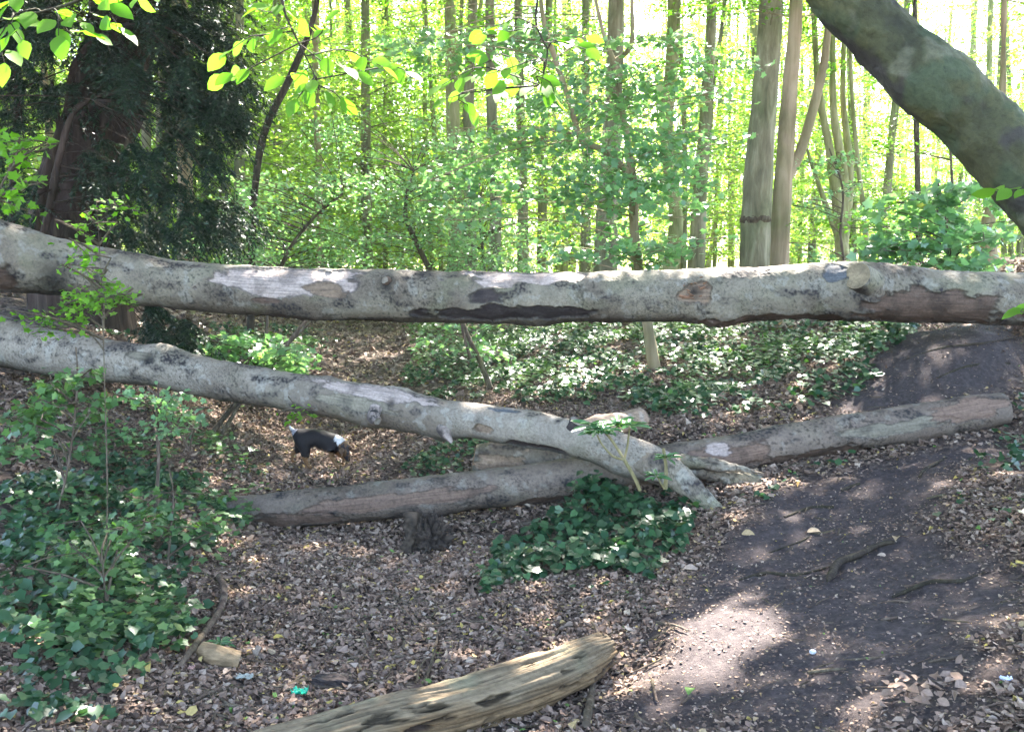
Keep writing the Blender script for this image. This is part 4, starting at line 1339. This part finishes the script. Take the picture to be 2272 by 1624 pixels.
def litter():
    mb = MB()
    tb = MB()
    for (n, x0, x1, y0, y1, s0, s1) in ((100000, -2.4, 2.6, 2.5, 5.6, .010, .031), (95000, -4, 4.2, 5.6, 10, .015, .038), (36000, -7, 7, 10, 20, .04, .08)):
        x, y = U(x0, x1, n), U(y0, y1, n)
        so = soil_mask(x, y)
        edge = sm(.25, -.35, fbm(np.stack([x * 1.5, y * 1.5, 0 * x + 55], 1), 3))
        k = rng.random(n) > so * (.93 - .15 * edge)
        so = so[k]
        x, y = x[k], y[k]
        m = len(x)
        z = H(x, y) + U(0, .018, m)
        p = np.stack([x, y, z], 1)
        a = U(0, 6.28, m)
        hd = np.stack([np.cos(a), np.sin(a), rng.normal(0, .25, m)], 1)
        nr = np.tile([0, 0, 1.], (m, 1)) + rng.normal(0, .3, (m, 3))
        tint = np.clip(rng.beta(2, 2.2, m) + rng.normal(0, .04, m), 0, .93)
        rare = rng.random(m)
        tint = np.where(rare < .035, U(.94, .985, m), tint)
        tint = np.where(rare < .006, 1.0, tint)
        size = U(s0, s1, m) * np.where(so > .5, .5, 1) * np.where(rng.random(m) < .1, U(1.3, 1.9, m), 1)
        h = m // 3
        leaves(mb, SHARD, p[:h], hd[:h], nr[:h], size[:h], tint[:h], rng.normal(1.5, 2.2, h))
        leaves(mb, OV, p[h:], hd[h:], nr[h:], size[h:] * 1.05, tint[h:], rng.normal(1.5, 3.5, m - h))
    # crumbs and chips on the bare soil
    n = 26000
    x, y = U(-1, 4.6, n), U(2.5, 9.5, n)
    k = soil_mask(x, y) > .4
    x, y = x[k], y[k]
    m = len(x)
    p = np.stack([x, y, H(x, y) + U(0, .006, m)], 1)
    a = U(0, 6.28, m)
    leaves(mb, SHARD, p, np.stack([np.cos(a), np.sin(a), 0 * a], 1), np.tile([0, 0, 1.], (m, 1)) + rng.normal(0, .3, (m, 3)), U(.006, .018, m), np.clip(rng.beta(1.6, 2.2, m), 0, .95))
    tag(mb.build('leaf_litter', LITTER, tint=True, smooth=False), 'dead brown leaves and wood chips strewn over the woodland floor', 'leaf litter', kind='stuff')
    for i in range(2600):
        x, y = U(-2.6, 2.6), U(2.6, 9) if i % 2 else U(2.6, 5.5)
        if inside(SOIL[0], np.array([x]), np.array([y]))[0] and i % 9:
            continue
        L = U(.03, .13)
        a = U(0, 6.28)
        c = np.array([x, y, 0])
        d = np.array([math.cos(a), math.sin(a), 0]) * L
        q = [c - d / 2, c + rng.normal(0, .05 * L, 3), c + d / 2]
        zz = H(np.array([v[0] for v in q]), np.array([v[1] for v in q]))
        q = [np.array([v[0], v[1], h + .014]) for v, h in zip(q, zz)]
        r = U(.0015, .004) if rng.random() < .8 else U(.004, .008)
        tube(tb, q, [r, r, r * .6], 5, L / 3, ref=(.1, .1, 1))
    tag(tb.build('twig_debris', TWIG), 'short broken twigs scattered through the dead leaves', 'twigs', kind='stuff')


litter()

IVY = [('ivy', 'glossy dark ivy mound in front of the brown log, below the forked limb', [[(1060, 1290), (1100, 1225), (1250, 1150), (1330, 1105), (1500, 1090), (1545, 1150), (1540, 1210), (1450, 1290), (1380, 1280), (1200, 1290), (1100, 1310)]], 1500, .058, .2, IV),
       ('ivy', 'dense dark ivy covering the lower left corner', [[(0, 1060), (100, 1060), (230, 1030), (400, 1060), (520, 1130), (530, 1190), (470, 1230), (390, 1270), (430, 1370), (430, 1430), (330, 1500), (270, 1560), (240, 1624), (0, 1624)]], 900, .052, .11, IV),
       ('ivy', 'ivy carpet on the far right bank beyond the logs', [[(900, 815), (1000, 735), (1150, 722), (2040, 722), (2010, 770), (1940, 815), (1960, 860), (1850, 905), (1700, 930), (1560, 925), (1450, 930), (1380, 905), (1100, 895), (890, 865)]], 560, .058, .12, IV),
       ('ivy', 'green ivy patch behind the rotten log, right of the dog', [[(880, 1050), (1000, 975), (1060, 980), (1060, 1060), (900, 1068)]], 500, .05, .06, IV),
       ('ivy', 'ivy straggling down the right edge beside the dark path', [[(2070, 1150), (2130, 1030), (2200, 960), (2272, 870), (2272, 1190), (2160, 1130)]], 230, .055, .06, IV),
       ('ivy', 'ivy strand running under the right part of the brown log', [[(1630, 1110), (1700, 1065), (1890, 1000), (1910, 1025), (1780, 1050), (1700, 1120)]], 260, .055, .05, IV),
       ('ivy', 'mixed ivy and seedlings behind the lower left ivy, under the limb', [[(0, 880), (200, 890), (420, 920), (480, 990), (560, 1060), (520, 1110), (400, 1060), (230, 1030), (0, 1050)]], 130, .05, .07, IV),
       ('ivy', 'ivy on the left side of the leafy hollow path', [[(180, 710), (700, 728), (760, 765), (690, 830), (560, 850), (400, 790), (180, 740)]], 240, .055, .07, IV),
       ('ivy', 'a few ivy leaves and seedlings below the stump and mound', [[(900, 1270), (1060, 1290), (1400, 1300), (1580, 1180), (1560, 1260), (1400, 1340), (1100, 1330)]], 60, .05, .03, IV)]


def ivy():
    for nm, lab, polys, dens, size, hh, T in IVY:
        pw = [poly_world(p) for p in polys]
        a = np.concatenate(pw)
        lo, hi = a.min(0) - .1, np.minimum(a.max(0) + .1, [12, 22])
        n = int(dens * (hi[0] - lo[0]) * (hi[1] - lo[1]) * 1.25)
        x, y = scatter(pw, min(n, 160000), lo[0], hi[0], lo[1], hi[1])
        cl = fbm(np.stack([x * 1.8, y * 1.8, 0 * x + 2], 1), 3)
        k = cl > U(-.55, -.15, len(x)) if dens > 600 else cl > U(-.2, .15, len(x))
        x, y, cl = x[k], y[k], cl[k]
        m = len(x)
        z = H(x, y) + (hh * (.5 + np.clip(cl, -.3, .8)) * U(.25, 1.0, m)) + .012
        p = np.stack([x, y, z], 1)
        ang = U(0, 6.28, m)
        hd = np.stack([np.cos(ang) * .8, np.sin(ang) * .8 - .35, rng.normal(-.25, .25, m)], 1)
        nr = np.tile([0, -.25, 1.], (m, 1)) + rng.normal(0, .33, (m, 3))
        mb = MB()
        leaves(mb, T, p, hd, nr, size * U(.55, 1.15, m), rng.beta(2, 2.4, m), rng.normal(1, .8, m))
        tag(mb.build(nm, G_IVY, tint=True), lab, 'ivy', kind='stuff')


ivy()


def herbs():
    """broad light-green seedlings and brambles mixed in the ground cover: one carpet"""
    mb = MB()
    for poly, n in (([(400, 740), (700, 760), (640, 850), (420, 860)], 700), ([(900, 730), (1400, 722), (1450, 800), (1100, 880), (930, 850)], 2600), ([(0, 920), (400, 930), (520, 1010), (600, 1080), (540, 1190), (400, 1240), (0, 1150)], 500), ([(1400, 722), (2040, 722), (1900, 790), (1500, 900)], 1200), ([(200, 1200), (500, 1200), (420, 1450), (0, 1500)], 350)):
        pw = poly_world(poly)
        lo, hi = pw.min(0), np.minimum(pw.max(0), [12, 22])
        x, y = scatter([pw], n * 2, lo[0], hi[0], lo[1], hi[1])
        c5 = fbm(np.stack([x * 1.1, y * 1.1, 0 * x + 42], 1), 3) > U(-.15, .2, len(x))
        x, y = x[c5], y[c5]
        for k in range(4):
            m = len(x)
            p = np.stack([x + rng.normal(0, .03, m), y + rng.normal(0, .03, m), H(x, y) + U(.03, .15, m)], 1)
            a = U(0, 6.28, m)
            leaves(mb, MA, p, np.stack([np.cos(a), np.sin(a), U(-.4, .1, m)], 1), np.tile([0, -.1, 1.], (m, 1)) + rng.normal(0, .3, (m, 3)), U(.03, .065, m))
    tag(mb.build('seedlings', G_HERB, tint=True), 'light green tree seedlings and herbs mixed through the ivy', 'ground cover', kind='stuff')


herbs()


# ------------------------------------------------------------------ sticks and small things on the ground
def gpath(P, lift=.01):
    out = []
    for px, py in P:
        q = hit(px, py)
        out.append(q + [0, 0, lift])
    return out


def stick(P, rad, label, mat=TWIG, name='stick', group=None, lift=None, cat='stick'):
    pts = gpath(P, rad[0] * .7 if lift is None else lift)
    mb = MB()
    tube(mb, pts, rad, 12, .012, ref=(.1, .1, 1), disp=lambda S, T, P: rad[0] * .25 * fbm(P * 25, 3))
    return tag(mb.build(name, mat, origin=pts[0]), label, cat, group)


stick([(485, 1300), (498, 1330), (492, 1370), (460, 1420), (430, 1465), (402, 1502)], [.012, .016, .016, .015, .013, .01], 'bent pale brown branch lying up against the lower left ivy', lift=.05)
stick([(400, 1292), (440, 1298), (486, 1306)], [.006, .009, .011], 'straight thin stick joining the top of the bent branch')
stick([(1985, 1213), (1950, 1222), (1900, 1242), (1862, 1258), (1845, 1285), (1835, 1300)], [.007, .012, .016, .02, .02, .007], 'dark curved exposed root on the bare soil path', DARKTWIG, 'root', cat='root', lift=.022)
stick([(1868, 1092), (1885, 1084), (1908, 1076)], [.008, .011, .009], 'short dark stick at the top of the soil path below the brown log', DARKTWIG)
stick([(2040, 1062), (2052, 1045), (2080, 1030), (2100, 1020)], [.009, .011, .010, .005], 'dark curved stick beside the ivy at the right edge', DARKTWIG)
stick([(1300, 1624), (1310, 1570), (1314, 1520)], [.015, .015, .012], 'sunlit pale peeled stick leaning on the right end of the front log', lift=.03)
stick([(940, 1530), (955, 1490), (968, 1440), (970, 1415)], [.006, .006, .005, .004], 'upright thin pale stick behind the front log', lift=.02)
stick([(925, 1525), (930, 1495), (945, 1470)], [.006, .006, .004], 'short twig beside the upright thin stick behind the front log', lift=.02)
stick([(385, 1570), (420, 1565), (470, 1552), (505, 1538)], [.009, .012, .012, .009], 'dark thick stick lying near the bottom left corner', DARKTWIG)
stick([(620, 1556), (600, 1520), (640, 1470), (660, 1440)], [.004, .005, .005, .004], 'long thin brown twig left of the dark slab')
stick([(640, 1530), (670, 1520), (700, 1510)], [.012, .014, .010], 'blunt brown twig end touching the dark slab')
stick([(790, 1530), (820, 1510), (850, 1492)], [.008, .009, .007], 'reddish twig right of the dark slab')
stick([(820, 1505), (850, 1490), (880, 1470)], [.007, .008, .006], 'pale twig above the reddish twig, right of the dark slab')
stick([(1870, 1470), (1930, 1468), (1990, 1460)], [.004, .006, .004], 'thin straw-coloured stick on the lower soil path')
stick([(1790, 1492), (1820, 1482), (1850, 1480)], [.003, .004, .003], 'tiny straw-coloured twig below the white pebble')
stick([(1265, 835), (1310, 850), (1345, 862), (1370, 862)], [.012, .013, .011, .007], 'bare pale branch lying in the ivy of the far bank')
stick([(870, 775), (920, 755), (960, 742), (1010, 735)], [.012, .014, .012, .009], 'fallen branch across the far leafy path')
stick([(830, 790), (900, 780), (960, 770)], [.006, .008, .006], 'thin straight twig beside the sunlit patch on the far path')
stick([(600, 1010), (640, 1030), (680, 1060), (710, 1085)], [.012, .014, .014, .010], 'dark stick on the path below the dog')
stick([(1700, 1230), (1770, 1205), (1800, 1190)], [.004, .005, .003], 'faint thin root at the left edge of the soil path', DARKTWIG)
stick([(1200, 1160), (1150, 1168), (1100, 1172)], [.012, .014, .01], 'brown stick in the shadow under the brown log')
stick([(2205, 1560), (2240, 1580), (2262, 1615)], [.006, .007, .007], 'curved yellowish stick in the bottom right corner')
stick([(1010, 1190), (1090, 1178), (1180, 1165), (1240, 1160)], [.008, .009, .008, .005], 'long dark twig lying parallel under the brown log, right of the stump', DARKTWIG)
stick([(1020, 1175), (1060, 1190), (1120, 1200)], [.006, .007, .005], 'thin grey twig crossing the leaves just right of the stump')
stick([(640, 1190), (720, 1200), (790, 1196)], [.007, .008, .005], 'brown twig in the shade below the left half of the brown log')
for P_, lb_ in (([(1640, 1290), (1700, 1275), (1770, 1278), (1840, 1262)], 'thin flat root crossing the soil path left of the dark curved root'), ([(1980, 1330), (2060, 1300), (2130, 1296), (2190, 1270)], 'pale thin root on the soil path right of the dark curved root'),
                ([(2010, 800), (2090, 775), (2180, 768), (2260, 750)], 'long root across the bare mound under the right end of the fallen beech'), ([(2080, 840), (2150, 815), (2240, 812)], 'short thick root low on the bare mound at the right edge'),
                ([(1740, 1150), (1800, 1130), (1850, 1128)], 'small half-buried root at the top of the soil path')):
    stick(P_, [.006, .011, .010, .004][:len(P_)], lb_, DARKTWIG, 'root', cat='root', lift=.004)
GR = 'loose sticks scattered over the leaf litter'
for i in range(70):
    px, py = U(420, 1500), U(1190, 1610)
    if i % 3 == 0:
        px, py = U(560, 1100), U(880, 1060)
    b = hit(px, py)
    L, a = U(.08, .26), U(0, 6.28)
    d = np.array([math.cos(a), math.sin(a)]) * L / 2
    pp = [b[:2] - d, b[:2] + rng.normal(0, .012, 2), b[:2] + d]
    pts = [np.array([q[0], q[1], hz(q[0], q[1]) + .016]) for q in pp]
    r = U(.003, .008)
    mb = MB()
    tube(mb, pts, [r, r * .9, r * .6], 8, .02, ref=(.1, .1, 1), disp=lambda S, T, P: r * .25 * fbm(P * 30, 2))
    tag(mb.build('stick', TWIG if i % 3 else DARKTWIG, origin=pts[1]), 'small loose brown stick lying in the leaf litter', 'stick', GR)

# broken log end at lower left
pts = gpath([(448, 1462), (480, 1473), (530, 1485)], .035)
mb = MB()
tube(mb, pts, [.034, .042, .038], 50, .006, disp=lambda S, T, P: .006 * fbm(P * np.array([8, 30, 30]), 3), colf=lambda S, T, P: np.array([.26, .18, .10]) * (1 + .5 * fbm(P * np.array([6, 40, 40]), 3))[..., None], capcol=(.42, .3, .16), capdepth=.012)
tag(mb.build('broken_branch', ROTMAT, origin=pts[1], col=True), 'short thick broken branch piece with pale yellow end beside the bent branch', 'branch')
b = hit(738, 1530)
lump('wood_slab', b + [0, 0, .03], (.17, .085, .05), (.05, .04, .035), 'dark flat slab of rotten wood beside the green plastic scrap', 'wood chunk', 8, .18, n=40)
b = hit(850, 1165)


def sheet(name, b, size, colr, label, cat, seed, rough=.4, amp=.5, mat=None):
    """small crumpled sheet with thickness"""
    n = 24
    u = np.linspace(-1, 1, n)
    X, Yy = np.meshgrid(u, u, indexing='ij')
    ang = np.arctan2(Yy, X)
    e = .8 + .3 * pn(np.stack([np.cos(ang) * 1.5, np.sin(ang) * 1.5, ang * 0 + seed], -1))
    Z = amp * np.abs(fbm(np.stack([X * 1.3, Yy * 1.3, X * 0 + seed], -1), 3))
    V = np.stack([X * size[0] / 2 * e, Yy * size[1] / 2 * e, Z * size[2] + .006], -1)
    top, bot = V.reshape(-1, 3), (V - [0, 0, .0015]).reshape(-1, 3)
    idx = np.arange(n * n).reshape(n, n)
    f = np.stack([idx[:-1, :-1], idx[1:, :-1], idx[1:, 1:], idx[:-1, 1:]], -1).reshape(-1, 4)
    mb = MB()
    mb.add(np.concatenate([top, bot]) + b, np.concatenate([f, f[:, ::-1] + n * n]), 0, np.tile(np.array(colr), (2 * n * n, 1)))
    return tag(mb.build(name, mat or col_mat(name + '_surface', rough, .1, 20), origin=b, col=True), label, cat)


sheet('plastic_scrap', hit(665, 1546) + [0, 0, .012], (.075, .05, .06), (.01, .36, .22), 'crumpled turquoise plastic scrap on the leaf litter near the dark slab', 'litter', 3, .25)
sheet('paper_scrap', hit(2232, 1524) + [0, 0, .012], (.045, .03, .03), (.75, .8, .9), 'crumpled white litter scrap in the bottom right corner', 'litter', 5)
b = hit(1803, 1455)
lump('pebble', b + [0, 0, .012], (.026, .022, .02), (.75, .77, .82), 'round white pebble on the lower soil path', 'pebble', 2, .05, LOGMAT, 20)
sheet('flint_stone', hit(540, 1512) + [0, 0, .01], (.09, .05, .03), (.35, .36, .3), 'flat pale grey-green chip by the broken branch piece', 'stone', 6, .7)
sheet('litter_scrap', hit(425, 1500) + [0, 0, .02], (.03, .028, .03), (.5, .3, .25), 'tiny red and white litter scrap beside the foot of the bent branch', 'litter', 7)


def big_leaf(px, py, L, c, label, name='fallen_leaf', group=None, T=OV2, tilt=.3, lift=.012):
    b = hit(px, py) + [0, 0, lift]
    mb = MB()
    leaves(mb, T, b[None], np.array([[U(-1, 1), U(-1, 1), .1]]), np.array([[U(-tilt, tilt), -.3, 1.]]), L, np.array([c]), np.array([2.5]))
    tag(mb.build(name, LITTER, origin=b, tint=True), label, 'fallen leaf', group)


big_leaf(1548, 1272, .075, .8, 'upright orange-brown leaf at the left edge of the soil path', tilt=1)
big_leaf(1945, 1238, .05, .85, 'orange leaf beside the dark curved root')
big_leaf(1990, 1198, .06, .92, 'yellow-green leaf at the upper tip of the dark curved root')
big_leaf(1790, 1190, .075, .9, 'curled olive leaf in the middle of the soil path')
big_leaf(1533, 1533, .06, 1.0, 'fresh green leaf in the bottom centre right of the front log')
big_leaf(1078, 1380, .055, 1.0, 'fresh green leaf on the litter above the front log')
big_leaf(605, 1422, .05, .98, 'bright yellow leaf left of centre on the litter')
big_leaf(853, 1497, .045, .98, 'bright yellow leaf by the reddish twig')
big_leaf(780, 1340, .06, .8, 'rusty orange leaf in the middle of the litter')
big_leaf(960, 1525, .045, 1.0, 'pale green leaf right behind the front log')
big_leaf(1645, 1190, .07, .93, 'pale ragged leaf beside the near prong tip', tilt=1)
for i in range(44):
    big_leaf(1990 + rng.normal(60, 60), 1535 + rng.normal(0, 24), U(.035, .065), U(.4, .7), 'large pale curled dead leaf heaped at the bottom right', group='pale curled leaves heaped at the bottom right', T=(OV2, LN, OV)[i % 3], tilt=1.3, lift=U(.012, .045))


# ------------------------------------------------------------------ dog
def dog():
    Y = 7.75
    J = {}

    def j(n, px, py, r, dy=0.0, par=None):
        J[n] = (at(px, py, Y + dy), r, par)
    k = Y / F_PX
    j('pelvis', 672, 972, .084)
    j('loin', 695, 976, .076, 0, 'pelvis')
    j('chest', 722, 984, .092, 0, 'loin')
    j('withers', 741, 988, .08, .01, 'chest')
    j('neck', 752, 990, .064, .0, 'withers')
    j('nape', 760, 998, .056, -.01, 'neck')
    j('skull', 765, 1007, .042, -.015, 'nape')
    j('muzzle', 771, 1021, .027, -.02, 'skull')
    j('nose', 774, 1031, .015, -.02, 'muzzle')
    j('rump', 659, 968, .056, 0, 'pelvis')
    j('tail', 652, 963, .020, 0, 'rump')
    j('tail2', 646, 956, .013, 0, 'tail')
    j('tail3', 642, 950, .006, 0, 'tail2')
    for s, n, pts in ((-.05, 'hl', [(674, 992, .062), (679, 1012, .044), (676, 1026, .017), (686, 1041, .013), (692, 1044, .013)]),
                      (.05, 'hr', [(664, 990, .048), (662, 1006, .03), (650, 1010, .017), (648, 1026, .012), (653, 1031, .012)]),
                      (-.05, 'fl', [(738, 1003, .036), (734, 1016, .022), (742, 1030, .014), (748, 1041, .013), (754, 1043, .012)]),
                      (.05, 'fr', [(744, 1003, .034), (752, 1014, .02), (764, 1022, .013), (760, 1034, .012), (765, 1036, .011)])):
        par = 'pelvis' if n[0] == 'h' else 'withers'
        for i, (a, b, r) in enumerate(pts):
            j(n + str(i), a, b, r, s, par)
            par = n + str(i)
    names = list(J)
    me = bpy.data.meshes.new('dog')
    me.from_pydata([J[n][0] for n in names], [(names.index(J[n][2]), i) for i, n in enumerate(names) if J[n][2]], [])
    o = bpy.data.objects.new('dog_tmp', me)
    COL.objects.link(o)
    m = o.modifiers.new('skin', 'SKIN')
    sv = me.skin_vertices[0].data
    for i, n in enumerate(names):
        sv[i].radius = (J[n][1], J[n][1])
        sv[i].use_root = (n == 'pelvis')
    s = o.modifiers.new('sub', 'SUBSURF')
    s.levels = s.render_levels = 3
    dg = bpy.context.evaluated_depsgraph_get()
    ev = bpy.data.meshes.new_from_object(o.evaluated_get(dg))
    bpy.data.objects.remove(o)
    v = np.empty(len(ev.vertices) * 3)
    ev.vertices.foreach_get('co', v)
    v = v.reshape(-1, 3)
    nn = np.empty(len(v) * 3)
    ev.vertices.foreach_get('normal', nn)
    nn = nn.reshape(-1, 3)
    # feet down to the ground
    low = min(J[n][0][2] - J[n][1] for n in ('hl4', 'fl4'))
    c = at(700, 1044, Y)
    dz = hz(J['hl4'][0][0], J['hl4'][0][1]) + .02 - low
    jp = np.array([J[n][0] for n in names])
    near = np.array(names)[np.argmin(np.linalg.norm(v[:, None] - jp[None], axis=2), 1)]
    colr = np.zeros((len(v), 3))
    BL, WH, TN, GRY = np.array([.01, .009, .011]), np.array([.55, .55, .53]), np.array([.2, .11, .05]), np.array([.3, .3, .33])
    px = 1136 + F_PX * v[:, 0] / v[:, 1]
    n3 = fbm(v * 25, 3)
    for i, q in enumerate(near):
        if q in ('neck',): c_ = WH
        elif q in ('nape', 'skull', 'muzzle'): c_ = TN * .5 if n3[i] > -.1 else BL * 2
        elif q == 'nose': c_ = BL
        elif q in ('tail2', 'tail3'): c_ = WH
        elif q in ('tail',): c_ = GRY
        elif q[-1] in '234' and q[:2] in ('hl', 'hr', 'fl', 'fr'): c_ = TN if q[-1] in '23' else TN * 1.3
        elif q in ('fl1', 'fr1', 'hr1'): c_ = TN if q != 'hr1' else BL
        else: c_ = BL
        if q in ('loin', 'chest') and nn[i, 2] < -.75: c_ = TN
        colr[i] = c_ * (1 + .25 * n3[i])
    v = v + nn * (.003 * fbm(v * 90, 2))[:, None] + [0, 0, dz]
    f = [tuple(p.vertices) for p in ev.polygons]
    quads = np.array([q for q in f if len(q) == 4])
    tris = [q for q in f if len(q) == 3]
    mb = MB()
    mb.add(v, quads, 0, colr)
    if tris:
        mb.f.append(np.array(tris))
    bpy.data.meshes.remove(ev)
    root = thing('dog', (c[0], c[1], hz(c[0], c[1])), 'small black, white and tan dog trotting away along the leafy hollow with lowered head', 'dog')
    mb.build('body', col_mat('dog_fur', .65, .6, 120, (1, 1, 1), .25, .003), root, col=True)
    off = np.array([0, 0, dz])
    for sgn in (-1, 1):
        e = MB()
        b = J['skull'][0] + off + [-.012, sgn * .036, .022]
        tube(e, [b, b + [-.006, sgn * .022, -.012], b + [.002, sgn * .03, -.045]], [.018, .02, .006], 12, .006, ref=(1, 0, 0), colf=lambda S, T, P: np.ones(S.shape + (1,)) * np.array([.1, .06, .035]))
        e.build('ear', bpy.data.materials['dog_fur'], root, col=True)
        e = MB()
        b = J['skull'][0] + off + [.026, sgn * .028, -.002]
        tube(e, [b, b + [.006, sgn * .006, -.002]], [.006, .004], 10, .003, ref=(0, 0, 1), colf=lambda S, T, P: np.ones(S.shape + (1,)) * np.array([.01, .008, .006]))
        e.build('eye', bpy.data.materials['dog_fur'], root, col=True)


dog()


# ------------------------------------------------------------------ added air volume standing in for glare over the background
def glare_veil():
    x, y0, y1, z0, z1 = 75, -14, 105, -6.5, 24
    v = [(a, b, c) for a in (-x, x) for b in (y0, y1) for c in (z0, z1)]
    f = [(0, 1, 3, 2), (4, 6, 7, 5), (0, 4, 5, 1), (2, 3, 7, 6), (0, 2, 6, 4), (1, 5, 7, 3)]
    me = bpy.data.meshes.new('glare_veil')
    me.from_pydata(v, [], f)
    m, t, N, L, out = new_mat('glare_veil_air')
    p = N.new('ShaderNodeVolumePrincipled')
    p.inputs['Color'].default_value = (.93, 1, .93, 1)
    p.inputs['Density'].default_value = .001
    p.inputs['Anisotropy'].default_value = .3
    L.new(p.outputs[0], out.inputs['Volume'])
    me.materials.append(m)
    o = bpy.data.objects.new('glare_veil', me)
    COL.objects.link(o)
    tag(o, 'added thin volume veiling the far trees like glare', 'glare_veil', kind='stuff')


glare_veil()
